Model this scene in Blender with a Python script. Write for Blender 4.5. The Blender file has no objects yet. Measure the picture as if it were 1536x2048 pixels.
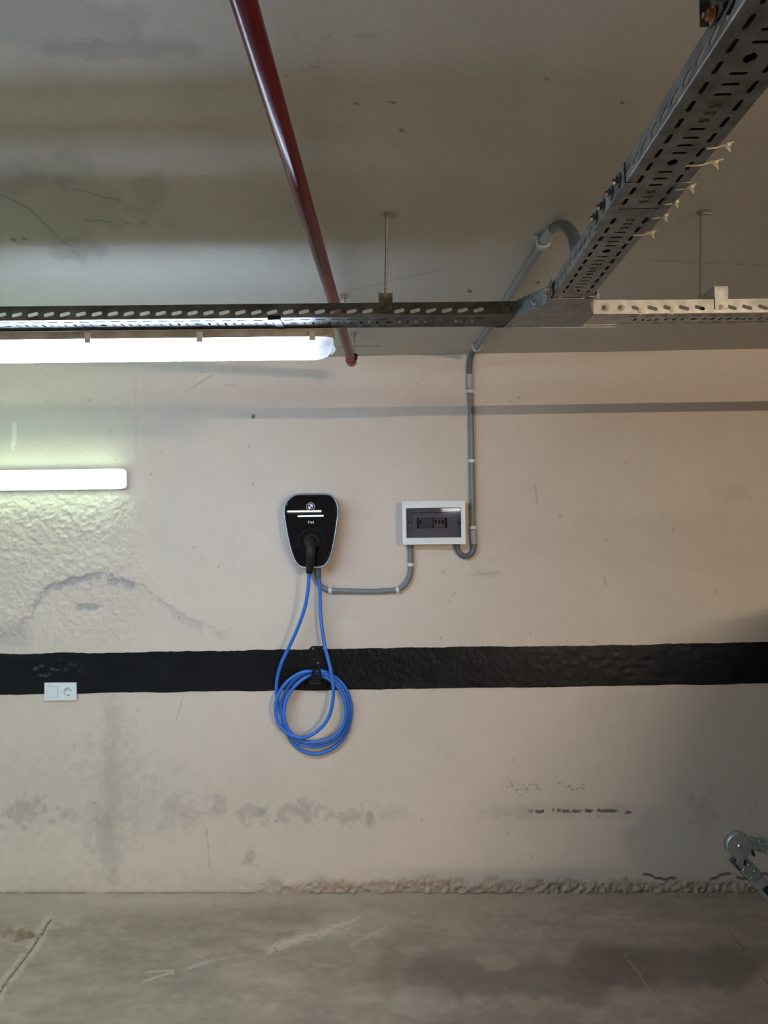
import bpy, bmesh, math, random
import numpy as np
from mathutils import Vector, Matrix

random.seed(7)
SC = bpy.context.scene
COL = SC.collection

# ------------------------------------------------------------------ camera
CZ = 1.705                      # eye height above the garage floor
FPX = 1500.0                    # focal length in pixels of the 1536x2048 frame
YAW, PITCH, ROLL = math.atan(34/1500), math.atan(31/1500), 0.0125
fw = Vector((-math.sin(YAW)*math.cos(PITCH), math.cos(YAW)*math.cos(PITCH), math.sin(PITCH)))
r0 = Vector((math.cos(YAW), math.sin(YAW), 0.0))
u0 = r0.cross(fw)
RT = r0*math.cos(ROLL) - u0*math.sin(ROLL)
UP = u0*math.cos(ROLL) + r0*math.sin(ROLL)
cam_data = bpy.data.cameras.new('camera')
cam = bpy.data.objects.new('camera', cam_data)
COL.objects.link(cam)
cam.matrix_world = Matrix(((RT.x, UP.x, -fw.x, 0), (RT.y, UP.y, -fw.y, 0), (RT.z, UP.z, -fw.z, CZ), (0, 0, 0, 1)))
cam_data.sensor_fit = 'VERTICAL'
cam_data.sensor_height = 36.0
cam_data.lens = 36.0*FPX/2048
cam_data.clip_start = 0.02
SC.camera = cam

# ------------------------------------------------------------------ world, exposure
SC.view_settings.view_transform = 'Standard'
SC.view_settings.look = 'None'
SC.view_settings.gamma = 1.0
SC.view_settings.use_curve_mapping = False
SC.view_settings.exposure = 0.0
world = bpy.data.worlds.new('world')
SC.world = world
world.use_nodes = True
world.node_tree.nodes['Background'].inputs[0].default_value = (0.5, 0.5, 0.5, 1)
world.node_tree.nodes['Background'].inputs[1].default_value = 0.02

# lamp strengths and colours (lit diffusers of the fluorescent fittings)
E_TRAY_LAMP = (90.0, (0.58, 0.745, 1.0))
E_WALL_LAMP = (21.0, (0.66, 1.0, 0.66))
E_ROW_LAMP = (2350.0, (1.0, 0.81, 0.58))
E_FAR_LAMP = (60.0, (1.0, 0.95, 0.90))
E_SIDE_LAMP = (370.0, (0.56, 0.92, 1.0))

# ------------------------------------------------------------------ helpers
DW = 3.525                      # distance of the charger wall
ZC = 0.812 + CZ                 # ceiling height

def ray(x, y):
    return fw + RT*((x-768)/FPX) - UP*((y-1024)/FPX)

def at_y(x, y, Y):              # pixel -> point on the upright plane y = Y
    v = ray(x, y)
    p = v*(Y/v.y)
    return Vector((p.x, p.y, p.z+CZ))

def at_z(x, y, Z):              # pixel -> point on the level plane z = Z
    v = ray(x, y)
    p = v*((Z-CZ)/v.z)
    return Vector((p.x, p.y, Z))

def tag(o, label=None, cat=None, group=None, kind=None):
    if label: o['label'] = label
    if cat: o['category'] = cat
    if group: o['group'] = group
    if kind: o['kind'] = kind
    return o

def empty(name, loc, label, cat, group=None, rotz=0):
    o = bpy.data.objects.new(name, None)
    o.empty_display_size = 0.05
    COL.objects.link(o)
    o.location = loc
    o.rotation_euler = (0, 0, rotz)
    bpy.context.view_layer.update()
    return tag(o, label, cat, group)

def link(name, bm, mats, parent=None, smooth=False, world_coords=True):
    """bm is in world coordinates unless world_coords is False (then local to the parent)"""
    me = bpy.data.meshes.new(name)
    bm.normal_update()
    bm.to_mesh(me)
    bm.free()
    if not isinstance(mats, (list, tuple)): mats = [mats]
    for m in mats: me.materials.append(m)
    if smooth:
        me.polygons.foreach_set('use_smooth', [True]*len(me.polygons))
        try: me.set_sharp_from_angle(angle=math.radians(38))
        except Exception: pass
    o = bpy.data.objects.new(name, me)
    COL.objects.link(o)
    if parent:
        o.parent = parent
        if world_coords:
            bpy.context.view_layer.update()
            o.matrix_parent_inverse = parent.matrix_world.inverted()
    return o

def B(): return bmesh.new()

def add_box(bm, c, s, M=None, bev=0.0, mi=0):
    """box centred at c with full sizes s; M optional rotation/transform applied afterwards"""
    r = bmesh.ops.create_cube(bm, size=1.0)
    vs = r['verts']
    for v in vs:
        v.co = Vector((v.co.x*s[0], v.co.y*s[1], v.co.z*s[2]))
    if bev > 0:
        es = list({e for v in vs for e in v.link_edges})
        rb = bmesh.ops.bevel(bm, geom=es, offset=bev, segments=2, profile=0.5, affect='EDGES')
        vs = list({v for f in rb['faces'] for v in f.verts} | {v for v in vs if v.is_valid})
    for v in vs:
        p = Vector(v.co)
        if M is not None: p = M @ p
        v.co = p + Vector(c)
    if mi:
        for f in {f for v in vs for f in v.link_faces}: f.material_index = mi
    return vs

def frame_for(d):
    d = d.normalized()
    a = Vector((0, 0, 1)) if abs(d.z) < 0.9 else Vector((1, 0, 0))
    n = d.cross(a).normalized()
    return n, d.cross(n).normalized()

def add_tube(bm, pts, r, seg=12, caps=True, mi=0, squash=None):
    """sweep; r number or list; squash = list of (sx, sy) factors"""
    pts = [Vector(p) for p in pts]
    n = len(pts)
    rs = r if isinstance(r, (list, tuple)) else [r]*n
    t0 = (pts[1]-pts[0]).normalized()
    nn, bb = frame_for(t0)
    rings = []
    prev = t0
    for i, p in enumerate(pts):
        t = (pts[min(i+1, n-1)] - pts[max(i-1, 0)]).normalized()
        ax = prev.cross(t)
        if ax.length > 1e-7:
            R = Matrix.Rotation(prev.angle(t), 3, ax.normalized())
            nn = R @ nn; bb = R @ bb
        prev = t
        ring = []
        for k in range(seg):
            a = 2*math.pi*k/seg
            sx, sy = squash[i] if squash else (1, 1)
            ring.append(bm.verts.new(p + nn*(rs[i]*sx*math.cos(a)) + bb*(rs[i]*sy*math.sin(a))))
        rings.append(ring)
    fs = []
    for i in range(n-1):
        for k in range(seg):
            fs.append(bm.faces.new((rings[i][k], rings[i][(k+1) % seg], rings[i+1][(k+1) % seg], rings[i+1][k])))
    if caps:
        fs.append(bm.faces.new(rings[0][::-1])); fs.append(bm.faces.new(rings[-1]))
    for f in fs: f.material_index = mi
    return rings

def add_ring_tube(bm, a, b, ro, ri, seg=20, mi=0):
    """hollow washer / short sleeve from a to b"""
    a, b = Vector(a), Vector(b)
    nn, bb = frame_for(b-a)
    R = []
    for p, r in ((a, ri), (a, ro), (b, ro), (b, ri)):
        R.append([bm.verts.new(p + nn*(r*math.cos(2*math.pi*k/seg)) + bb*(r*math.sin(2*math.pi*k/seg))) for k in range(seg)])
    for j in range(4):
        A, Bq = R[j], R[(j+1) % 4]
        for k in range(seg):
            f = bm.faces.new((A[k], A[(k+1) % seg], Bq[(k+1) % seg], Bq[k])); f.material_index = mi

def spline(pts, n=8, closed=False):
    pts = [Vector(p) for p in pts]
    N = len(pts); out = []
    rng = N if closed else N-1
    for i in range(rng):
        if closed: p0, p1, p2, p3 = pts[(i-1) % N], pts[i], pts[(i+1) % N], pts[(i+2) % N]
        else: p0, p1, p2, p3 = pts[max(i-1, 0)], pts[i], pts[i+1], pts[min(i+2, N-1)]
        for k in range(n):
            t = k/n
            out.append(0.5*((2*p1) + (p2-p0)*t + (2*p0-5*p1+4*p2-p3)*t*t + (3*p1-p0-3*p2+p3)*t**3))
    if not closed: out.append(pts[-1])
    return out

def loft(bm, loops, cap0=True, cap1=True, mi=0):
    R = [[bm.verts.new(p) for p in lp] for lp in loops]
    n = len(R[0]); fs = []
    for i in range(len(R)-1):
        for k in range(n):
            fs.append(bm.faces.new((R[i][k], R[i][(k+1) % n], R[i+1][(k+1) % n], R[i+1][k])))
    if cap0: fs.append(bm.faces.new(R[0][::-1]))
    if cap1: fs.append(bm.faces.new(R[-1]))
    for f in fs: f.material_index = mi
    return fs

def fix_normals(bm):
    bmesh.ops.recalc_face_normals(bm, faces=bm.faces)

def plate(bm, outer, holes, t, M):
    """flat sheet (2D outline with holes) of thickness t, placed with matrix M"""
    cu = bpy.data.curves.new('tmp', 'CURVE')
    cu.dimensions = '2D'; cu.fill_mode = 'BOTH'; cu.extrude = t/2
    for loop in [outer]+list(holes):
        s = cu.splines.new('POLY')
        s.points.add(len(loop)-1)
        for i, p in enumerate(loop): s.points[i].co = (p[0], p[1], 0, 1)
        s.use_cyclic_u = True
    o = bpy.data.objects.new('tmp', cu)
    COL.objects.link(o)
    dg = bpy.context.evaluated_depsgraph_get()
    me = bpy.data.meshes.new_from_object(o.evaluated_get(dg))
    vs = [bm.verts.new(M @ v.co) for v in me.vertices]
    for p in me.polygons:
        try: bm.faces.new([vs[i] for i in p.vertices])
        except ValueError: pass
    bpy.data.objects.remove(o); bpy.data.curves.remove(cu); bpy.data.meshes.remove(me)

def text_bm(bm, txt, size, M, t=0.0006, mi=0, align='CENTER'):
    cu = bpy.data.curves.new('tmp', 'FONT')
    cu.body = txt; cu.size = size; cu.align_x = align; cu.align_y = 'CENTER'; cu.extrude = t/2; cu.resolution_u = 3
    o = bpy.data.objects.new('tmp', cu)
    COL.objects.link(o)
    dg = bpy.context.evaluated_depsgraph_get()
    me = bpy.data.meshes.new_from_object(o.evaluated_get(dg))
    vs = [bm.verts.new(M @ v.co) for v in me.vertices]
    for p in me.polygons:
        try:
            f = bm.faces.new([vs[i] for i in p.vertices]); f.material_index = mi
        except ValueError: pass
    bpy.data.objects.remove(o); bpy.data.curves.remove(cu); bpy.data.meshes.remove(me)

# ------------------------------------------------------------------ materials
def mat(name, col, rough=0.5, metal=0.0, var=0.0, vscale=20.0, bump=0.0, bscale=60.0, spec=0.5, aniso=None, col2=None):
    m = bpy.data.materials.new(name); m.use_nodes = True
    nt = m.node_tree; b = nt.nodes['Principled BSDF']
    b.inputs['Base Color'].default_value = (*col, 1)
    b.inputs['Roughness'].default_value = rough
    b.inputs['Metallic'].default_value = metal
    b.inputs['Specular IOR Level'].default_value = spec
    tc = nt.nodes.new('ShaderNodeTexCoord')
    if var > 0 or col2:
        nz = nt.nodes.new('ShaderNodeTexNoise'); nz.inputs['Scale'].default_value = vscale; nz.inputs['Detail'].default_value = 6
        nt.links.new(tc.outputs['Object'], nz.inputs['Vector'])
        rp = nt.nodes.new('ShaderNodeValToRGB')
        rp.color_ramp.elements[0].position = 0.35; rp.color_ramp.elements[1].position = 0.68
        c2 = col2 or tuple(c*(1-var) for c in col)
        rp.color_ramp.elements[0].color = (*c2, 1)
        rp.color_ramp.elements[1].color = (*[min(1, c*(1+var*0.4)) for c in col], 1)
        nt.links.new(nz.outputs['Fac'], rp.inputs['Fac'])
        nt.links.new(rp.outputs['Color'], b.inputs['Base Color'])
    if bump > 0:
        nb = nt.nodes.new('ShaderNodeTexNoise'); nb.inputs['Scale'].default_value = bscale; nb.inputs['Detail'].default_value = 4
        nt.links.new(tc.outputs['Object'], nb.inputs['Vector'])
        bp = nt.nodes.new('ShaderNodeBump'); bp.inputs['Strength'].default_value = bump; bp.inputs['Distance'].default_value = 0.002
        nt.links.new(nb.outputs['Fac'], bp.inputs['Height'])
        nt.links.new(bp.outputs['Normal'], b.inputs['Normal'])
    return m

def emit(name, col, strength):
    m = bpy.data.materials.new(name); m.use_nodes = True
    nt = m.node_tree; b = nt.nodes['Principled BSDF']
    b.inputs['Base Color'].default_value = (0.8, 0.8, 0.8, 1)
    b.inputs['Roughness'].default_value = 0.3
    b.inputs['Emission Color'].default_value = (*col, 1)
    b.inputs['Emission Strength'].default_value = strength
    return m

def plaster(name, rough=0.75, fine=900.0, fine_amt=0.05, bump=0.25, bscale=220.0, gloss_attr=False, spec=0.3):
    """painted plaster / concrete: albedo from the painted-on wear (mesh attribute) with fine grain"""
    m = bpy.data.materials.new(name); m.use_nodes = True
    nt = m.node_tree; b = nt.nodes['Principled BSDF']
    at = nt.nodes.new('ShaderNodeAttribute'); at.attribute_name = 'paint'
    tc = nt.nodes.new('ShaderNodeTexCoord')
    n1 = nt.nodes.new('ShaderNodeTexNoise'); n1.inputs['Scale'].default_value = fine*0.25; n1.inputs['Detail'].default_value = 5
    nt.links.new(tc.outputs['Object'], n1.inputs['Vector'])
    mr = nt.nodes.new('ShaderNodeMapRange')
    mr.inputs['From Min'].default_value = 0.3; mr.inputs['From Max'].default_value = 0.7
    mr.inputs['To Min'].default_value = 1-fine_amt; mr.inputs['To Max'].default_value = 1+fine_amt
    nt.links.new(n1.outputs['Fac'], mr.inputs['Value'])
    mx = nt.nodes.new('ShaderNodeVectorMath'); mx.operation = 'SCALE'
    nt.links.new(at.outputs['Color'], mx.inputs[0]); nt.links.new(mr.outputs[0], mx.inputs['Scale'])
    nt.links.new(mx.outputs[0], b.inputs['Base Color'])
    b.inputs['Roughness'].default_value = rough
    b.inputs['Specular IOR Level'].default_value = spec
    nb = nt.nodes.new('ShaderNodeTexNoise'); nb.inputs['Scale'].default_value = bscale; nb.inputs['Detail'].default_value = 5
    nt.links.new(tc.outputs['Object'], nb.inputs['Vector'])
    bp = nt.nodes.new('ShaderNodeBump'); bp.inputs['Strength'].default_value = bump; bp.inputs['Distance'].default_value = 0.0015
    nt.links.new(nb.outputs['Fac'], bp.inputs['Height']); nt.links.new(bp.outputs['Normal'], b.inputs['Normal'])
    return m

M_WALL = plaster('wall_paint', 0.6, fine_amt=0.07, bump=0.5, bscale=140, spec=0.35)
M_CEIL = plaster('ceiling_concrete', 0.8, fine_amt=0.06, bump=0.2, bscale=250)
M_FLOOR = plaster('floor_concrete', 0.55, fine_amt=0.08, bump=0.15, bscale=120, spec=0.4)
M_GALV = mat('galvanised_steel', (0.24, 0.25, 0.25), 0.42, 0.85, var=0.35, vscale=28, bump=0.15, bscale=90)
M_GALV_SHADED = mat('shaded_galvanised_steel', (0.13, 0.135, 0.135), 0.62, 0.6, var=0.45, vscale=22, bump=0.2, bscale=80)  # galvanised steel with the left tray's backlit shade put into its colour
M_GALV_LIT = mat('lit_galvanised_steel', (0.42, 0.415, 0.40), 0.36, 0.8, var=0.3, vscale=35, bump=0.15, bscale=110)  # same steel, paler: lamplight on the right tray is put into its colour
M_ZINC = mat('zinc_bolt', (0.6, 0.6, 0.58), 0.3, 0.95)
M_DARK_STEEL = mat('dark_stained_steel', (0.16, 0.15, 0.13), 0.5, 0.7, var=0.5, vscale=60)
M_PUNCH = mat('punched_letter', (0.07, 0.07, 0.07), 0.6, 0.5)
M_ROD = mat('threaded_rod_steel', (0.30, 0.29, 0.27), 0.45, 0.8, var=0.3, vscale=200)
M_TIE = mat('yellowed_nylon', (0.62, 0.56, 0.38), 0.5, 0.0, var=0.2, vscale=200)
M_RED = mat('red_pipe_paint', (0.115, 0.008, 0.012), 0.2, 0.0, var=0.15, vscale=12, bump=0.10, bscale=40, spec=0.09)
M_RED2 = mat('red_cap_paint', (0.22, 0.006, 0.015), 0.3)
M_CONDUIT = mat('grey_plastic_conduit', (0.165, 0.185, 0.205), 0.42, 0.0, var=0.12, vscale=80)
M_CONDUIT_L = mat('light_grey_coupling', (0.33, 0.34, 0.37), 0.45, 0.0)
M_FLEX = mat('dark_grey_flexible_conduit', (0.095, 0.11, 0.13), 0.4, 0.0, var=0.15, vscale=80)
M_CLIP = mat('pale_clip_plastic', (0.58, 0.60, 0.60), 0.5)
M_WHITE = mat('white_plastic', (0.70, 0.75, 0.76), 0.4, 0.0, var=0.03, vscale=30)
M_SOCKET = mat('socket_white_plastic', (0.66, 0.71, 0.76), 0.35)
M_SOCKET_D = mat('socket_shadow_plastic', (0.10, 0.10, 0.10), 0.5)
M_PANEL = mat('breaker_cover_grey', (0.50, 0.50, 0.52), 0.5)
M_BREAK = mat('breaker_body', (0.26, 0.28, 0.33), 0.5)
M_BREAK2 = mat('breaker_body_pale', (0.42, 0.42, 0.42), 0.5)
M_BLACK = mat('black_plastic', (0.006, 0.006, 0.007), 0.45, spec=0.2)
M_BLACKG = mat('black_gloss_panel', (0.0035, 0.004, 0.006), 0.012, spec=0.5)
M_SILVER = mat('silver_rim', (0.30, 0.34, 0.39), 0.38, 0.75)
M_CHG = mat('charger_body_grey', (0.06, 0.065, 0.07), 0.5)
M_BLUE = mat('blue_cable_sheath', (0.028, 0.155, 0.60), 0.42, 0.0, var=0.1, vscale=30)
M_MARK = mat('white_marking', (0.62, 0.64, 0.68), 0.3)
M_HANDLE = mat('rubber_handle', (0.007, 0.0085, 0.0085), 0.5, spec=0.3)
M_HOUS = mat('lamp_housing_yellowed', (0.36, 0.31, 0.26), 0.5, 0.0, var=0.35, vscale=18)
M_HOUS_E = mat('lamp_housing_tan', (0.42, 0.28, 0.13), 0.5, 0.0, var=0.4, vscale=40)
M_CLIPL = mat('lamp_clip', (0.42, 0.40, 0.34), 0.5)
M_ALU = mat('aluminium_rail', (0.50, 0.52, 0.52), 0.42, 0.6, var=0.15, vscale=50)
M_HINGE = mat('zinc_hinge', (0.36, 0.41, 0.41), 0.42, 0.55, var=0.2, vscale=60)
def cover(name, col, strength, clear, base=0.8):
    """clear prismatic cover of a lit lamp: see-through, with the glow caught in the plastic"""
    m = bpy.data.materials.new(name); m.use_nodes = True
    nt = m.node_tree; b = nt.nodes['Principled BSDF']; out = nt.nodes['Material Output']
    b.inputs['Base Color'].default_value = (base, base*1.05, base*1.12, 1); b.inputs['Roughness'].default_value = 0.15
    b.inputs['Emission Color'].default_value = (*col, 1); b.inputs['Emission Strength'].default_value = strength
    tr = nt.nodes.new('ShaderNodeBsdfTransparent'); mx = nt.nodes.new('ShaderNodeMixShader'); mx.inputs[0].default_value = 1-clear
    nt.links.new(tr.outputs[0], mx.inputs[1]); nt.links.new(b.outputs[0], mx.inputs[2]); nt.links.new(mx.outputs[0], out.inputs[0])
    return m
M_COVER = cover('lamp_cover', E_TRAY_LAMP[1], E_TRAY_LAMP[0]*1.7, 0.7)
M_COVERF = cover('plain_lamp_cover', (1.0, 1.0, 1.0), 1.0, 0.8)
M_COVERW = cover('wall_lamp_cover', E_WALL_LAMP[1], E_WALL_LAMP[0]*0.3, 0.7)
M_LIT = emit('lit_tray_diffuser', E_TRAY_LAMP[1], E_TRAY_LAMP[0]*0.06)
M_LITW = emit('lit_wall_diffuser', E_WALL_LAMP[1], E_WALL_LAMP[0])
M_LITR = emit('lit_row_diffuser', E_ROW_LAMP[1], E_ROW_LAMP[0])
M_LITF = emit('lit_far_diffuser', E_FAR_LAMP[1], E_FAR_LAMP[0])
M_LITS = emit('lit_side_diffuser', E_SIDE_LAMP[1], E_SIDE_LAMP[0])
M_ENDCAP = cover('lamp_end_cap', (0.72, 0.84, 1.0), 0.55, 0.35, 0.12)
M_ENDCAPW = cover('wall_lamp_end_cap', (0.85, 0.97, 0.95), 1.2, 0.3)
M_LED = emit('status_light_bar', (0.30, 0.62, 1.0), 2.2)
M_BLACKPAINT = plaster('black_band_paint', 0.30, fine_amt=0.15, bump=0.5, bscale=70, spec=0.22)

def glass_mat():
    m = bpy.data.materials.new('smoked_window'); m.use_nodes = True
    nt = m.node_tree; nt.nodes.clear()
    out = nt.nodes.new('ShaderNodeOutputMaterial'); mx = nt.nodes.new('ShaderNodeMixShader')
    tr = nt.nodes.new('ShaderNodeBsdfTransparent'); tr.inputs[0].default_value = (0.62, 0.62, 0.67, 1)
    gl = nt.nodes.new('ShaderNodeBsdfGlossy'); gl.inputs['Roughness'].default_value = 0.04; gl.inputs['Color'].default_value = (1, 1, 1, 1)
    fr = nt.nodes.new('ShaderNodeFresnel'); fr.inputs['IOR'].default_value = 1.5
    nt.links.new(fr.outputs[0], mx.inputs[0]); nt.links.new(tr.outputs[0], mx.inputs[1]); nt.links.new(gl.outputs[0], mx.inputs[2])
    nt.links.new(mx.outputs[0], out.inputs[0])
    return m
M_SMOKE = glass_mat()

# ------------------------------------------------------------------ value noise for wear and relief
_rng = np.random.RandomState(11)
_TAB = _rng.rand(512, 512)
def vnoise(x, y):
    xi = np.floor(x).astype(int); yi = np.floor(y).astype(int)
    xf = x-xi; yf = y-yi
    xf = xf*xf*(3-2*xf); yf = yf*yf*(3-2*yf)
    g = lambda a, b: _TAB[a % 512, b % 512]
    return (g(xi, yi)*(1-xf)+g(xi+1, yi)*xf)*(1-yf) + (g(xi, yi+1)*(1-xf)+g(xi+1, yi+1)*xf)*yf
def fbm(x, y, o=4, seed=0):
    s = 0; a = 0.5; t = 0
    for i in range(o):
        s = s + a*vnoise(x*(2**i)+seed*17.3+i*5.1, y*(2**i)+seed*9.7+i*3.3); t += a; a *= 0.5
    return s/t
def sstep(a, b, x):
    t = np.clip((x-a)/(b-a), 0, 1); return t*t*(3-2*t)
def blob(u, v, cx, cy, rx, ry, wob=0.5, sc=0.06, seed=0, soft=0.45):
    """irregular patch mask 0..1"""
    d = np.sqrt(((u-cx)/rx)**2 + ((v-cy)/ry)**2)
    d = d + (fbm(u*sc, v*sc, 4, seed)-0.5)*2*wob
    return 1-sstep(1-soft, 1.0, d)
def streak(u, v, x0, y0, x1, y1, w, seed=0, wob=4.0, gaps=0.0):
    dx, dy = x1-x0, y1-y0; L = math.hypot(dx, dy)
    s = ((u-x0)*dx+(v-y0)*dy)/L; q = (-(u-x0)*dy+(v-y0)*dx)/L
    q = q + (fbm(s*0.04+seed, s*0+seed, 3, seed)-0.5)*2*wob
    m = (1-sstep(w*0.4, w, np.abs(q)))*sstep(-w, w, s)*(1-sstep(L-w, L+w, s))
    if gaps > 0: m = m*sstep(gaps-0.08, gaps+0.08, fbm(s*0.12, q*0.2, 3, seed+3))
    return m

def grid_mesh(name, xs, ys, pos, colour, m, kind='structure'):
    """xs, ys 1D coordinates; pos(X, Y) -> (n,3); colour(X, Y) -> (n,3)"""
    X, Y = np.meshgrid(xs, ys)
    nx, ny = len(xs), len(ys)
    P = pos(X.ravel(), Y.ravel()); Cc = colour(X.ravel(), Y.ravel())
    me = bpy.data.meshes.new(name)
    me.vertices.add(nx*ny)
    me.vertices.foreach_set('co', P.astype(np.float32).ravel())
    i = np.arange((nx-1)*(ny-1)); r = i//(nx-1); c = i % (nx-1)
    a = r*nx+c
    q = np.stack([a, a+1, a+nx+1, a+nx], 1).astype(np.int32)
    me.loops.add(q.size); me.loops.foreach_set('vertex_index', q.ravel())
    me.polygons.add(len(q)); me.polygons.foreach_set('loop_start', np.arange(0, q.size, 4, dtype=np.int32))
    me.polygons.foreach_set('use_smooth', np.ones(len(q), dtype=bool))
    me.update(calc_edges=True)
    ca = me.color_attributes.new('paint', 'FLOAT_COLOR', 'POINT')
    ca.data.foreach_set('color', np.concatenate([np.clip(Cc, 0, 1), np.ones((len(Cc), 1))], 1).astype(np.float32).ravel())
    me.materials.append(m)
    o = bpy.data.objects.new(name, me); COL.objects.link(o)
    if kind: o['kind'] = kind
    return o

def axis(lo, flo, fhi, hi, step, n=8):
    a = [] if flo <= lo else list(np.linspace(lo, flo, n)[:-1])
    b = list(np.arange(flo, fhi, step))
    c = list(np.linspace(fhi, hi, n)) if hi > fhi else [fhi]
    return np.array(a+b+c)

XL, XR, YN = -6.0, 5.0, -14.0

def to_px(X, Yy, Z):            # where a point of a surface lies in the plan used for its wear
    dx, dy, dz = X, Yy, Z-CZ
    d = dx*fw.x+dy*fw.y+dz*fw.z
    return 768+FPX*(dx*RT.x+dy*RT.y+dz*RT.z)/d, 1024-FPX*(dx*UP.x+dy*UP.y+dz*UP.z)/d

def mixc(c, k, m):
    return c*(1-m[:, None]) + np.array(k)[None, :]*m[:, None]

# ------------------------------------------------------------------ back wall
ARCH = [(-30, 1300), (20, 1262), (55, 1228), (80, 1185), (105, 1160), (150, 1150), (205, 1147), (262, 1154), (300, 1178), (350, 1222), (400, 1246), (440, 1256)]
def arch_v(u):
    xs = [p[0] for p in ARCH]; ys = [p[1] for p in ARCH]
    return np.interp(u, xs, ys)
WALL_BASE = np.array((0.56, 0.485, 0.42))
def wall_wear(X, Z):
    u, v = to_px(X, np.full_like(X, DW), Z)
    wob = (fbm(u*0.035, v*0.035, 4, 2)-0.5)*26 + (fbm(u*0.2, v*0.2, 3, 5)-0.5)*9
    below = (v+wob) - arch_v(u)                       # >0 below the peeled edge
    inx = 1-sstep(430, 470, u)
    return u, v, below, inx
def wall_pos(X, Z):
    u, v, below, inx = wall_wear(X, Z)
    h = (fbm(X*3, Z*3, 3, 1)-0.5)*0.004               # slow waviness
    rough = (1-sstep(230, 330, u))*sstep(930, 1010, v)*(1-sstep(1255, 1300, v))
    edge = inx*(1-sstep(0, 6, below))*sstep(-60, -10, below)*(1-0.75*sstep(200, 400, u))
    h += rough*((fbm(u*0.11, v*0.14, 3, 8)-0.5)*0.010 + (np.abs(fbm(u*0.30, v*0.24, 2, 9)-0.5))*0.011)
    h += edge*(0.004+0.006*fbm(u*0.12, v*0.12, 3, 10))
    h -= blob(u, v, 176, 1214, 30, 9, 0.4, 0.1, 4)*0.006
    h += (1-sstep(268, 276, u))*sstep(735, 760, v)*(1-sstep(1140, 1180, v))*0.0025   # edge of an old patch
    base = sstep(1752, 1775, v+(fbm(u*0.03, v*0.03, 3, 12)-0.5)*20)*sstep(430, 560, u)
    h += base*((fbm(u*0.14, v*0.14, 3, 13)-0.35)*0.026)
    return np.stack([X, DW-np.clip(h, -0.01, 0.02), Z], 1)
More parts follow.
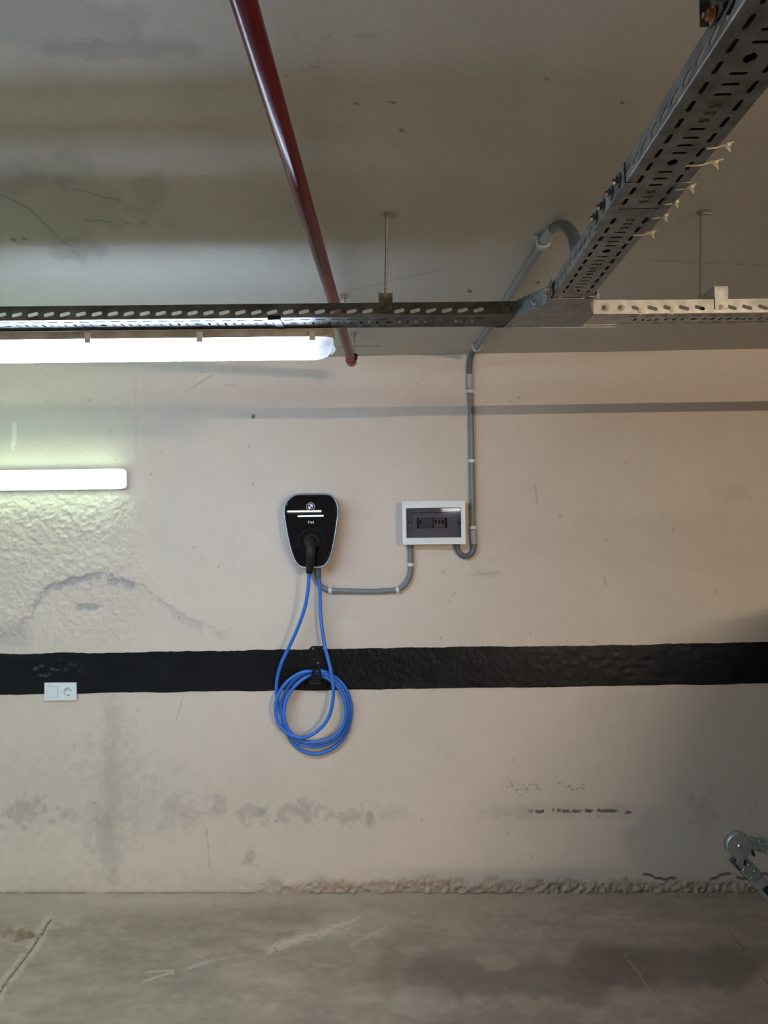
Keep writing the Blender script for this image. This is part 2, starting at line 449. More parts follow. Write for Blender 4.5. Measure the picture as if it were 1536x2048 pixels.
def wall_col(X, Z):
    u, v, below, inx = wall_wear(X, Z)
    c = np.repeat(WALL_BASE[None, :], len(X), 0)
    c = c*(1+(fbm(X*2.2, Z*2.2, 4, 3)-0.5)*0.12)[:, None]
    c = c*(1+(fbm(X*14, Z*14, 4, 4)-0.5)*0.06)[:, None]
    def dirt(m, k, amt):
        nonlocal c
        c = mixc(c, k, np.clip(m*amt, 0, 1))
    # grey plaster laid bare under the peeled edge
    w = 12+22*fbm(u*0.02, v*0.0, 3, 6)
    bare = inx*sstep(-1, 2, below)*(1-sstep(w*0.5, w, below))*(1-0.55*sstep(260, 330, u))*sstep(0.36, 0.5, fbm(u*0.03, v*0.02, 3, 21)+0.14*((u > 90) & (u < 270)))
    dirt(bare, (0.33, 0.31, 0.32), 0.85)
    dirt(blob(u, v, 176, 1214, 30, 9, 0.4, 0.1, 4), (0.32, 0.30, 0.31), 0.8)
    dirt(blob(u, v, 12, 1272, 60, 34, 0.4, 0.04, 5), (0.38, 0.33, 0.32), 0.45)
    # grey rubbed patches along the tyre line
    for cx, cy, rx, ry, s, a in [(50, 1627, 52, 26, 1, .5), (140, 1632, 18, 10, 2, .4), (215, 1640, 60, 12, 3, .22), (365, 1625, 55, 26, 4, .3),
                                 (436, 1608, 22, 20, 5, .5), (503, 1628, 32, 15, 6, .45), (592, 1622, 58, 18, 7, .5), (708, 1632, 40, 18, 8, .42), (738, 1640, 8, 12, 9, .55),
                                 (500, 1719, 14, 14, 10, .55), (1405, 1620, 30, 34, 11, .25), (230, 1540, 60, 110, 12, .22), (215, 1690, 40, 60, 13, .28),
                                 (300, 1780, 300, 30, 14, .18), (790, 1625, 36, 16, 15, .2), (1000, 1625, 60, 14, 16, .2), (130, 1600, 240, 90, 17, .16)]:
        dirt(blob(u, v, cx, cy, rx*1.25, ry*1.35, 1.0, 0.075, s, 0.6)*(0.35+0.9*fbm(u*0.16, v*0.16, 4, s+7)), (0.25, 0.225, 0.215), a)
    dirt(streak(u, v, 222, 1390, 222, 1760, 22, 3, 14), (0.36, 0.30, 0.275), .30)
    dirt(blob(u, v, 640, 1250, 60, 110, 0.5, 0.02, 31), (0.34, 0.33, 0.32), .18)
    dirt(blob(u, v, 1400, 1080, 420, 70, 0.4, 0.01, 32), (0.40, 0.34, 0.29), .18)
    dirt(blob(u, v, 1460, 990, 50, 20, 0.6, 0.06, 33), (0.36, 0.30, 0.26), .25)
    dirt(blob(u, v, 975, 1148, 34, 10, 0.7, 0.08, 34), (0.38, 0.34, 0.31), .3)
    # scratches and marks
    for q in [(380, 778, 425, 750, 1.6), (940, 1150, 1000, 1145, 1.5), (1070, 968, 1075, 1010, 2), (1208, 1155, 1214, 1172, 2), (1432, 1178, 1434, 1188, 2),
              (415, 1660, 418, 1735, 1.5), (370, 1385, 352, 1440, 1.2), (450, 768, 475, 772, 1.4), (700, 1180, 708, 1190, 2), (905, 1190, 912, 1182, 2)]:
        dirt(streak(u, v, *q[:4], q[4]*1.4, 3, 2, 0.3), (0.25, 0.22, 0.20), .45)
    dirt(streak(u, v, 30, 845, 26, 900, 6, 4, 4, 0.35), (0.78, 0.76, 0.72), .6)
    dirt(blob(u, v, 507, 833, 4, 5, 0.3, 0.2, 1), (0.07, 0.06, 0.06), .9)
    for k in range(70):
        cx, cy = random.uniform(0, 1536), random.uniform(740, 1760)
        r = random.uniform(1.6, 3.2)
        near = (np.abs(u-cx) < 12) & (np.abs(v-cy) < 12)
        mm = np.zeros_like(u); mm[near] = np.clip(1.3-np.hypot((u[near]-cx)/r, (v[near]-cy)/r), 0, 1)
        dirt(mm, (0.16, 0.13, 0.12), .55)
    # row of black flakes and a spray of dots
    fl = sstep(1045, 1075, u)*(1-sstep(1225, 1245, u))*(1-sstep(2.2, 4.4, np.abs(v-1622-(fbm(u*0.06, u*0, 2, 41)-0.5)*6)))*sstep(0.42, 0.5, fbm(u*0.11, v*0.05, 3, 42))
    dirt(fl, (0.035, 0.03, 0.03), .95)
    dirt(blob(u, v, 1256, 1625, 8, 5, 0.4, 0.2, 43), (0.04, 0.035, 0.035), .95)
    dirt(sstep(960, 1060, u)*(1-sstep(1250, 1290, u))*(1-sstep(6, 22, np.abs(v-1622)))*fbm(u*0.05, v*0.05, 3, 44), (0.33, 0.27, 0.24), .5)
    for k in range(34):
        cx, cy = random.choice([random.uniform(1015, 1080), random.uniform(1110, 1175)]), random.gauss(1575, 6)
        near = (np.abs(u-cx) < 8) & (np.abs(v-cy) < 8)
        mm = np.zeros_like(u); mm[near] = np.clip(1.3-np.hypot(u[near]-cx, v[near]-cy)/2.0, 0, 1)
        dirt(mm, (0.12, 0.10, 0.09), .7)
    # crumbling sandy foot of the wall
    nz = (fbm(u*0.03, v*0.03, 3, 12)-0.5)*24
    dirt(sstep(1752, 1770, v+nz)*sstep(430, 600, u)*(0.4+0.8*fbm(u*0.12, v*0.12, 4, 57)), (0.27, 0.195, 0.14), .85)
    dirt(sstep(1700, 1780, v)*fbm(u*0.02, v*0.03, 4, 58), (0.36, 0.29, 0.24), .35)
    dirt(sstep(1776, 1787, v+(fbm(u*.05, v*.05, 3, 51)-.5)*8), (0.26, 0.215, 0.18), .5)
    ck = (1-sstep(1.5, 4.0, np.abs(v-1755-(fbm(u*0.025, u*0, 3, 52)-0.5)*34)))*sstep(1240, 1260, u)*sstep(0.36, 0.44, fbm(u*0.03, u*0, 2, 53))
    dirt(ck, (0.05, 0.045, 0.04), .85)
    dirt((1-sstep(1, 3, np.abs(v-1786.5)))*sstep(0.35, 0.5, fbm(u*0.02, u*0, 3, 54)), (0.10, 0.08, 0.07), .7)
    return c
wall_back = grid_mesh('wall_back', axis(XL, -2.05, 1.85, XR, 0.0052), axis(0, 0.0, ZC, ZC, 0.0052), wall_pos, wall_col, M_WALL)

# black painted band
def band_pos(X, T):
    ub, _ = to_px(X, np.full_like(X, DW), np.full_like(X, 1.05))
    zt = np.interp(X, [-1.909, 1.69], [CZ-0.5766, CZ-0.5547]) + (fbm(X*9, X*0, 4, 61)-0.5)*0.012 + (fbm(X*60, X*0, 2, 62)-0.5)*0.004
    zb = np.interp(X, [-1.909, 0.0, 1.69], [CZ-0.7660, CZ-0.7560, CZ-0.7437]) + (fbm(X*7, X*0, 4, 63)-0.5)*0.012
    Z = zb + (zt-zb)*T
    h = (fbm(X*3, Z*3, 3, 1)-0.5)*0.004
    u, v = to_px(X, np.full_like(X, DW), Z)
    lump = blob(u, v, 120, 1345, 60, 26, 0.5, 0.05, 64)
    h += lump*np.clip(fbm(u*0.08, v*0.08, 3, 65)-0.42, 0, 1)*0.013 + 0.0035 + (fbm(u*0.12, v*0.12, 3, 68)-0.5)*0.0016
    h += (1-sstep(700, 1100, u))*sstep(560, 600, u)*(fbm(u*0.2, v*0.2, 2, 66)-0.5)*0.004
    h *= 1.0
    e = np.minimum(T, 1-T)
    h = np.where(e < 1e-6, -0.004, h)
    return np.stack([X, DW-h, Z], 1)
def band_col(X, T):
    c = np.repeat(np.array([[0.0075, 0.0085, 0.011]]), len(X), 0)
    return c*(1+(fbm(X*8, T*3, 4, 67)-0.5)*0.8)[:, None]
bandT = np.concatenate([[0, 0.0005], np.linspace(0.012, 0.988, 30), [0.9995, 1]])
band = grid_mesh('trim_1', axis(XL, -2.05, 1.85, XR, 0.006), bandT, band_pos, band_col, M_BLACKPAINT)

# ------------------------------------------------------------------ ceiling
CEIL_BASE = np.array((0.51, 0.49, 0.445))
def ceil_pos(X, Yy):
    h = (fbm(X*2, Yy*2, 3, 70)-0.5)*0.006
    return np.stack([X, Yy, ZC+h], 1)
def ceil_col(X, Yy):
    u, v = to_px(X, np.maximum(Yy, 0.6), np.full_like(X, ZC))
    c = np.repeat(CEIL_BASE[None, :], len(X), 0)
    c = c*(1+(fbm(X*1.5, Yy*1.5, 4, 71)-0.5)*0.14)[:, None]
    c = c*(1+(fbm(X*20, Yy*20, 3, 72)-0.5)*0.05)[:, None]
    c = c*(1-0.07*sstep(0.5, 0.7, fbm(X*3, Yy*1.0, 3, 73)))[:, None]
    def dirt(m, k, amt):
        nonlocal c
        c = mixc(c, k, np.clip(m*amt, 0, 1))
    g = fbm(u*0.05, v*0.05, 4, 74)
    dirt(blob(u, v, 130, 410, 210, 95, 0.6, 0.018, 75, 0.2), (0.27, 0.255, 0.25), .32)
    dirt(blob(u, v, 150, 505, 60, 40, 0.7, 0.03, 76), (0.22, 0.21, 0.21), .42)
    dirt(blob(u, v, 60, 360, 90, 40, 0.7, 0.03, 77), (0.25, 0.24, 0.24), .35)
    dirt(streak(u, v, 0, 388, 60, 420, 3, 4, 4), (0.10, 0.10, 0.09), .45)
    dirt(streak(u, v, 60, 420, 160, 515, 3, 5, 8, .38), (0.10, 0.10, 0.09), .5)
    dirt(streak(u, v, 150, 380, 240, 400, 2.4, 6, 4, .35), (0.10, 0.10, 0.09), .45)
    dirt(streak(u, v, 170, 440, 290, 445, 2.4, 7, 8, .38), (0.10, 0.10, 0.09), .45)
    dirt(blob(u, v, 230, 100, 210, 28, 0.7, 0.025, 78), (0.22, 0.21, 0.22), .34)
    dirt(blob(u, v, 90, 40, 260, 90, 0.6, 0.015, 79), (0.22, 0.22, 0.22), .28)
    dirt(streak(u, v, 530, 82, 768, 72, 3, 8, 5, .4), (0.16, 0.15, 0.14), .35)
    dirt(streak(u, v, 560, 158, 640, 130, 3, 9, 4, .4), (0.14, 0.13, 0.12), .35)
    dirt(streak(u, v, 690, 583, 880, 540, 1.6, 10, 2, .2), (0.2, 0.2, 0.2), .4)
    dirt(streak(u, v, 1300, 520, 1536, 530, 2.5, 11, 3, .4), (0.2, 0.18, 0.16), .35)
    dirt(streak(u, v, 560, 697, 760, 693, 3, 12, 3, .3), (0.16, 0.15, 0.14), .4)
    for cx, cy, r in [(1091, 160, 3), (1193, 155, 3), (1246, 206, 3), (784, 208, 4), (806, 263, 3.5), (27, 480, 4), (48, 478, 3), (1117, 206, 2), (1421, 404, 2.5), (715, 210, 3), (940, 582, 4), (1076, 565, 3)]:
        dirt(blob(u, v, cx, cy, r*1.5, r, 0.3, 0.2, 1), (0.05, 0.045, 0.04), .85)
    for cx, cy, r in [(1480, 475, 12), (1500, 485, 8), (1262, 536, 5), (865, 690, 6)]:
        dirt(blob(u, v, cx, cy, r*1.6, r*0.35, 0.4, 0.2, 1), (0.6, 0.57, 0.5), .35)
    return c
ceiling = grid_mesh('ceiling', axis(XL, -1.9, 1.75, XR, 0.008), axis(YN, 0.95, DW, DW, 0.008), ceil_pos, ceil_col, M_CEIL)

# ------------------------------------------------------------------ floor
FLOOR_BASE = np.array((0.33, 0.31, 0.28))
def floor_pos(X, Yy):
    u, v = to_px(X, np.maximum(Yy, 1.5), np.zeros_like(X))
    h = (fbm(X*2, Yy*2, 3, 80)-0.5)*0.006
    h -= 0.006*streak(u, v, 104, 1838, -40, 2035, 3.5, 2, 3)
    h -= 0.004*blob(u, v, 45, 1866, 34, 12, 0.5, 0.06, 1)
    h += sstep(3.49, 3.525, Yy)*0.006*fbm(X*12, Yy*12, 3, 81)
    return np.stack([X, Yy, h], 1)
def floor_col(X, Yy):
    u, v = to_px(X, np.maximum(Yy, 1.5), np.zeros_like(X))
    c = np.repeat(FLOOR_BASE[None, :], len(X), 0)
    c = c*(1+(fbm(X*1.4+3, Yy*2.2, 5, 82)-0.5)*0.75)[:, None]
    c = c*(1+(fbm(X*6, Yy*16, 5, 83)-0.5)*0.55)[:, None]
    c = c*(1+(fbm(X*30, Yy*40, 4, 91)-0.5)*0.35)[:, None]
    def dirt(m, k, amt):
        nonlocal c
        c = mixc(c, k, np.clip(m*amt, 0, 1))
    dirt(sstep(3.28, 3.52, Yy+(fbm(X*2, Yy*3, 3, 84)-.5)*0.25)*(1-sstep(0.35, 1.1, X)), (0.50, 0.47, 0.42), .7)
    dirt(blob(u, v, 120, 1820, 260, 30, 0.6, 0.012, 85), (0.44, 0.43, 0.37), .45)
    dirt(blob(u, v, 780, 1945, 36, 60, 0.5, 0.03, 86), (0.19, 0.14, 0.12), .4)
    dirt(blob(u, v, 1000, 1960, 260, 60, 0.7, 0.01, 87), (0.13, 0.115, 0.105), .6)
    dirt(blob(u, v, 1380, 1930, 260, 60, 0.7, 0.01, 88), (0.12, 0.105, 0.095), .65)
    dirt(blob(u, v, 840, 2010, 70, 40, 0.6, 0.02, 89), (0.42, 0.42, 0.42), .35)
    dirt(blob(u, v, 730, 1840, 95, 26, 0.6, 0.02, 90), (0.46, 0.45, 0.42), .6)
    dirt(streak(u, v, 532, 1898, 705, 1846, 13, 3, 6, .42)*(0.3+fbm(u*.2, v*.5, 3, 92)), (0.66, 0.64, 0.60), .6)
    dirt(blob(u, v, 640, 1860, 120, 16, 0.8, 0.03, 93, 0.7), (0.5, 0.48, 0.45), .4)
    dirt(blob(u, v, 130, 1845, 40, 18, 0.8, 0.05, 94, 0.7), (0.6, 0.6, 0.58), .4)
    dirt(blob(u, v, 330, 1800, 330, 16, 0.7, 0.02, 95, 0.8), (0.52, 0.52, 0.47), .5)
    dirt(streak(u, v, 545, 1892, 720, 1838, 4, 7, 6, .3), (0.62, 0.60, 0.56), .55)
    dirt(streak(u, v, 700, 1892, 780, 1850, 6, 5, 5, .4), (0.55, 0.54, 0.5), .5)
    dirt(streak(u, v, 285, 1964, 345, 1945, 3, 4, 2), (0.58, 0.56, 0.52), .6)
    dirt(streak(u, v, 290, 1946, 345, 1940, 2.5, 6, 2), (0.58, 0.56, 0.52), .5)
    dirt(streak(u, v, 345, 1940, 346, 1950, 3, 6, 1), (0.58, 0.56, 0.52), .5)
    dirt(streak(u, v, 370, 1940, 430, 1918, 5, 8, 4, .35), (0.58, 0.55, 0.55), .5)
    dirt(streak(u, v, 430, 1920, 500, 1908, 3, 9, 3, .4), (0.5, 0.48, 0.46), .4)
    dirt(streak(u, v, 385, 1905, 405, 1918, 2.5, 9, 2), (0.55, 0.52, 0.52), .45)
    dirt(streak(u, v, 1250, 1908, 1308, 1990, 2.5, 10, 3, .35), (0.45, 0.43, 0.4), .5)
    # joint with chips on the left, hair crack on the right
    dirt(streak(u, v, 104, 1838, -40, 2035, 16, 2, 7, .36), (0.55, 0.55, 0.52), .6)
    dirt(streak(u, v, 104, 1838, -40, 2035, 2.6, 2, 3, .25), (0.06, 0.055, 0.05), .85)
    dirt(blob(u, v, 45, 1866, 40, 16, 0.9, 0.09, 1, .6)*(0.3+1.2*fbm(u*.2, v*.3, 3, 96)), (0.20, 0.13, 0.08), .8)
    dirt(streak(u, v, 1462, 1865, 1545, 1980, 2.4, 3, 3, .3), (0.10, 0.08, 0.07), .6)
    dirt(streak(u, v, 1462, 1865, 1545, 1980, 6, 13, 4, .5), (0.36, 0.32, 0.3), .35)
    for k in range(90):
        cx, cy = random.uniform(0, 1536), random.uniform(1800, 2048); r = random.uniform(1.2, 2.8)
        near = (np.abs(u-cx) < 10) & (np.abs(v-cy) < 10)
        mm = np.zeros_like(u); mm[near] = np.clip(1.3-np.hypot((u[near]-cx)/r, (v[near]-cy)/r*1.5), 0, 1)
        dirt(mm, random.choice([(0.6, 0.58, 0.54), (0.6, 0.58, 0.54), (0.1, 0.09, 0.08)]), .5)
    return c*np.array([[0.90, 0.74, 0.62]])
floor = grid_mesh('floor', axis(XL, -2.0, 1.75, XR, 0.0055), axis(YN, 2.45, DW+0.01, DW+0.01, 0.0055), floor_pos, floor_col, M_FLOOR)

# remaining walls of the garage (behind and beside the camera)
M_FARWALL = mat('garage_wall_paint', (0.42, 0.38, 0.33), 0.8, var=0.12, vscale=2)
def wall_box(name, c, s):
    bm = B(); add_box(bm, c, s); o = link(name, bm, M_FARWALL); o['kind'] = 'structure'
wall_box('wall_left', (XL-0.1, (YN+DW)/2, ZC/2), (0.2, DW-YN, ZC))
wall_box('wall_right', (XR+0.1, (YN+DW)/2, ZC/2), (0.2, DW-YN, ZC))
wall_box('wall_front', ((XL+XR)/2, YN-0.1, ZC/2), (XR-XL+0.4, 0.2, ZC))

# ------------------------------------------------------------------ cable trays
TH = 0.0012
PITCH_S = 0.0385
UNIT = 0.0197

def slot2d(cx, cy, L, w, ang=0.0, n=5):
    pts = []
    r = w/2
    for s, a0 in ((1, -90), (-1, 90)):
        for k in range(n+1):
            a = math.radians(a0+180*k/n)
            pts.append((s*(L/2-r)+r*math.cos(a), r*math.sin(a)))
    ca, sa = math.cos(ang), math.sin(ang)
    return [(cx+x*ca-y*sa, cy+x*sa+y*ca) for x, y in pts]

def tray_body(bm, letters, L, W, H, M, side_tilt=0.0, phase=0.0, skip_side=(), unitphase=0.0, end0=0.0, end1=0.0):
    """U-shaped slotted tray: s along 0..L, w across 0..W, z up 0..H (local), placed by M.
       end0/end1: lengths at the ends kept free of slots"""
    r = 0.0013
    holes = []
    n = int(L/PITCH_S)+2
    for i in range(n):
        s = phase+i*PITCH_S
        if s < end0+0.02 or s > L-end1-0.02: continue
        holes.append(slot2d(s, 0.0185*W/0.094, 0.025, 0.0062))
        holes.append(slot2d(s, W-0.0185*W/0.094, 0.025, 0.0062))
    k = -12
    while k*UNIT < L:
        for q in (0, 1.35, 2.4, 3.4, 4.5, 8.45, 9.5, 10.55):
            s = unitphase+(k+q)*UNIT
            if s < end0+0.02 or s > L-end1-0.02: continue
            if q == 0:
                c = W/2
                holes.append([(s-0.010, c), (s-0.004, c-0.007), (s+0.004, c-0.007), (s+0.010, c), (s+0.004, c+0.007), (s-0.004, c+0.007)])
            else:
                holes.append(slot2d(s, W/2, 0.0215, 0.0058, math.pi/2))
        for q, ch in ((5.55, 'S'), (6.4, 'T'), (7.25, 'S')):
            s = unitphase+(k+q)*UNIT
            if 0.02 < s < L-0.02 and letters is not None:
                # readable from below, running along the tray
                Ml = M @ Matrix.Translation((s, W/2, -0.0011)) @ Matrix(((0, -1, 0, 0), (-1, 0, 0, 0), (0, 0, -1, 0), (0, 0, 0, 1))) @ Matrix.Rotation(math.pi/2, 4, 'Z')
                text_bm(letters, ch, 0.021, Ml, 0.0008)
        k += 12
    plate(bm, [(0, r), (L, r), (L, W-r), (0, W-r)], holes, TH, M)
    for w, nm in ((0, 'f'), (W, 'b')):
        hs = []
        for i in range(n):
            s = phase+i*PITCH_S
            if s < end0+0.02 or s > L-end1-0.02 or any(abs(s-q) < 0.02 for q in skip_side): continue
            hs.append(slot2d(s, H*0.40, 0.026, 0.0088, side_tilt))
        Ms = M @ Matrix.Translation((0, w, 0)) @ Matrix.Rotation(math.pi/2, 4, 'X')
        plate(bm, [(0, r), (L, r), (L, H), (0, H)], hs, TH, Ms)
        # rounded bend and folded top lip
        sg = 1 if w == 0 else -1
        for a in range(3):
            a0, a1 = math.pi/2*a/3, math.pi/2*(a+1)/3
            pts = []
            for s in (0, L):
                for ang in (a0, a1):
                    pts.append(M @ Vector((s, w+sg*(r-r*math.cos(ang))-sg*TH/2*math.cos(ang), r-r*math.sin(ang)-TH/2*math.sin(ang))))
            vs = [bm.verts.new(p) for p in (pts[0], pts[1], pts[3], pts[2])]
            bm.faces.new(vs)
        for q in ((0.0, H, 0.0045, H+0.0008),):
            add_box_m(bm, M, (L/2, w+sg*0.0022, H), (L, 0.0052, 0.0016))

def add_box_m(bm, M, c, s, mi=0):
    r = bmesh.ops.create_cube(bm, size=1.0)
    for v in r['verts']:
        v.co = M @ (Vector((v.co.x*s[0], v.co.y*s[1], v.co.z*s[2]))+Vector(c))
    if mi:
        for f in {f for v in r['verts'] for f in v.link_faces}: f.material_index = mi

def add_bolt(bm, p, d, r=0.006, h=0.006):
    """hex nut on a washer with the bolt end showing; d = outward direction"""
    p = Vector(p); d = Vector(d).normalized()
    add_tube(bm, [p, p+d*0.0015], r*1.45, 16)
    add_tube(bm, [p+d*0.0015, p+d*(0.0015+h)], r, 6)
    add_tube(bm, [p+d*(0.0015+h), p+d*(0.0015+h*1.9)], r*0.5, 10)

ZT = CZ+0.5115                   # underside of the trays
ANG = math.atan(0.030)
TU = Vector((math.cos(ANG), math.sin(ANG), 0)); TV = Vector((-math.sin(ANG), math.cos(ANG), 0))
TO = Vector((0, 1.809, ZT))     # front bottom edge of the crosswise run at x = 0
WH, HH = 0.100, 0.033
def run(s, w, z):               # point on the crosswise tray run
    return TO + TU*s + TV*w + Vector((0, 0, z))
def run_M(s0):
    p = run(s0, 0, 0)
    return Matrix(((TU.x, TV.x, 0, p.x), (TU.y, TV.y, 0, p.y), (0, 0, 1, p.z), (0, 0, 0, 1)))

# left crosswise tray
SL0, SL1 = -2.4, 0.284
phase_l = None
# a slot is seen at pixel x = 955 : fix the pitch phase to it
s_ref = (at_y(955, 622, 1.835)-TO).dot(TU)
ph = (s_ref-SL0) % PITCH_S
tl = empty('cable_tray', run((SL0+SL1)/2, WH/2, 0), 'grey perforated cable tray running left, directly above the lit tube lamp', 'cable tray')
bm = B(); lt = B()
tray_body(bm, lt, SL1-SL0, WH, HH, run_M(SL0), math.radians(13), ph, skip_side=[(at_y(772, 622, 1.82)-TO).dot(TU)-SL0], unitphase=((at_y(778, 646, 1.86)-TO).dot(TU)-SL0) % (12*UNIT), end1=0.055)
link('channel', bm, M_GALV_SHADED, tl)
link('stamped_letters', lt, M_PUNCH, tl)['kind'] = 'stuff'
bm = B()
add_box_m(bm, run_M(0), (0.2555, -0.002, 0.0165), (0.057, 0.0016, 0.034))
link('splice_plate', bm, M_GALV_SHADED, tl)
bm = B()
add_box_m(bm, run_M(0), (0.2555, WH+0.002, 0.0165), (0.057, 0.0016, 0.034))
link('splice_plate', bm, M_GALV_SHADED, tl)
for s in (0.240, 0.266):
    bm = B(); add_tube(bm, [run(s, -0.003, 0.015), run(s, -0.0065, 0.015)], [0.007, 0.004], 12)
    link('bolt', bm, M_GALV_SHADED, tl, True)
bm = B()
p = run((at_y(550, 646, 1.81)-TO).dot(TU), 0, 0)
add_box(bm, p+Vector((0, -0.002, -0.001)), (0.032, 0.005, 0.011), bev=0.001)
add_box(bm, p+Vector((0.003, 0.05, -0.004)), (0.02, 0.10, 0.002))
link('tape_strap', bm, M_BLACK, tl)

# right crosswise tray
SR0, SR1 = 0.473, 2.5
s_ref = (at_y(1298, 618, 1.85)-TO).dot(TU)
tr = empty('cable_tray', run((SR0+SR1)/2, WH/2, 0), 'galvanised perforated cable tray running right from the tee junction', 'cable tray')
bm = B(); lt = B()
tray_body(bm, lt, SR1-SR0, WH, HH, run_M(SR0), math.radians(-17), (s_ref-SR0) % PITCH_S, skip_side=[(at_y(1435, 618, 1.85)-TO).dot(TU)-SR0], unitphase=0.03, end0=0.082)
link('channel', bm, M_GALV_LIT, tr)
link('stamped_letters', lt, M_PUNCH, tr)['kind'] = 'stuff'
bm = B()
add_box_m(bm, run_M(0), (SR0+0.041, -0.0022, 0.0168), (0.080, 0.0018, 0.0345))
link('splice_plate', bm, M_GALV_LIT, tr)
bm = B()
add_box_m(bm, run_M(0), (SR0+0.041, WH+0.0022, 0.0168), (0.080, 0.0018, 0.0345))
add_box_m(bm, run_M(0), (SR0+0.035, WH-0.004, -0.002), (0.10, 0.016, 0.0014))
link('splice_plate', bm, M_GALV_LIT, tr)
for px in (1211, 1243):
    bm = B(); q = at_y(px, 618, 1.82); s = (q-TO).dot(TU)
    add_bolt(bm, run(s, -0.0030, 0.0145), -TV, 0.0062, 0.005)
    link('bolt', bm, M_ROD, tr, False)
for px in (1276, 1340):        # old plaster dribbles over the lower edge
    bm = B(); s = (at_y(px, 630, 1.84)-TO).dot(TU)
    add_box_m(bm, run_M(0), (s, -0.0015, 0.009), (0.008, 0.002, 0.014)); add_box_m(bm, run_M(0), (s+0.001, 0.010, -0.002), (0.006, 0.024, 0.002))
    link('plaster_drip', bm, M_TIE, tr)

# overhead tray coming towards the camera
PX0, PW, PH = 0.343, 0.094, 0.031
PY1, PY0 = 1.705, -2.2
tp = empty('cable_tray', (PX0+PW/2, (PY0+PY1)/2, ZT), 'grey perforated cable tray receding overhead from upper right corner to the tee junction', 'cable tray')
def over_M(y0): # s runs from y0 towards the camera, w along +x
    return Matrix(((0, 1, 0, PX0), (-1, 0, 0, y0), (0, 0, 1, ZT), (0, 0, 0, 1)))
bm = B(); lt = B()
yj = 1.215
tray_body(bm, lt, PY1-yj, PW-0.006, PH, over_M(PY1) @ Matrix.Translation((0, 0.003, 0.0)), math.radians(10), 0.02, unitphase=(1.705-1.40))
link('channel', bm, M_GALV, tp); 
bm = B()
tray_body(bm, lt, yj-0.003-PY0, PW, PH, over_M(yj-0.003), math.radians(10), (yj-0.003-0.840) % PITCH_S, unitphase=(yj-0.003-0.823) % (12*UNIT))
link('channel', bm, M_GALV, tp)
link('stamped_letters', lt, M_PUNCH, tp)['kind'] = 'stuff'
for x, sg in ((PX0-0.0022, 1), (PX0+PW+0.0022, -1)):
    bm = B()   # joint pieces left and right, with short bottom flanges
    add_box(bm, (x, (1.12+1.30)/2, ZT+PH/2-0.001), (0.0016, 0.18, PH+0.002))
    add_box(bm, (x+sg*0.008, (1.12+1.30)/2, ZT-0.0020), (0.0165, 0.18, 0.0014))
    link('splice_plate', bm, M_GALV, tp)
for yb in (1.145, 1.185, 1.235, 1.28):
    bm = B(); add_bolt(bm, (PX0-0.003, yb, ZT+0.014), (-1, 0, 0), 0.0062, 0.005)
    add_tube(bm, [(PX0-0.003, yb, ZT+0.014), (PX0-0.0055, yb, ZT+0.014)], 0.012, 14)
    link('bolt', bm, M_ZINC if False else M_DARK_STEEL, tp, False)
    bm = B(); add_tube(bm, [(PX0-0.010, yb-0.002, ZT+0.010), (PX0-0.0135, yb-0.002, ZT+0.010)], 0.0035, 8)
    link('bolt_tip', bm, M_ZINC, tp)
# black cables lying in the trays, seen through the slots
for i, (w_, z_) in enumerate([(0.027, 0.0095), (0.0435, 0.0095), (0.060, 0.010), (0.0765, 0.0095), (0.052, 0.0240)]):
    bm = B(); add_tube(bm, [(PX0+w_+0.002*math.sin(y*3), y, ZT+z_) for y in np.linspace(PY0, 1.66, 24)], 0.0070, 8)
    tag(link('power_cable', bm, M_BLACK, None, True), 'black power cable lying in the overhead tray, glimpsed through its slots', 'cable', 'cables in the overhead tray')
for i, (w_, z_) in enumerate([(0.040, 0.0085), (0.058, 0.0085), (0.075, 0.0085)]):
    bm = B(); add_tube(bm, [run(s, w_+0.002*math.sin(s*3), z_) for s in np.linspace(0.50, 2.4, 20)], 0.0064, 8)
    tag(link('power_cable', bm, M_BLACK, None, True), 'black power cable lying in the right-hand tray, glimpsed through its slots', 'cable', 'cables in the right tray')
# cable ties sticking out on the right side
for px, py, dx, a in [(1425, 291, 0.016, 0.6), (1385, 326, 0.022, 1.0), (1372, 374, 0.014, 0.5), (1346, 404, 0.007, .4), (1318, 432, 0.010, 0.5), (1290, 466, 0.014, 0.9), (1186, 590, 0.008, 0.5)]:
    q = at_z(px, py, ZT)
    bm = B()
    x1 = PX0+PW+0.003
    add_tube(bm, spline([(x1-0.024*a-0.004, q.y+0.004, ZT-0.002), (x1-0.008, q.y+0.001, ZT-0.003), (x1+0.001, q.y, ZT-0.001), (x1+dx, q.y-0.003, ZT+0.003)], 5), 0.0012, 6)
    add_box(bm, (x1+dx*0.55, q.y-0.001, ZT-0.001), (0.006, 0.007, 0.005), bev=0.0008)
    add_tube(bm, [(x1+dx*0.55, q.y, ZT-0.002), (x1+dx*0.7, q.y-0.002, ZT-0.011)], [0.0022, 0.0006], 6)
    link('cable_tie', bm, M_TIE, tp)

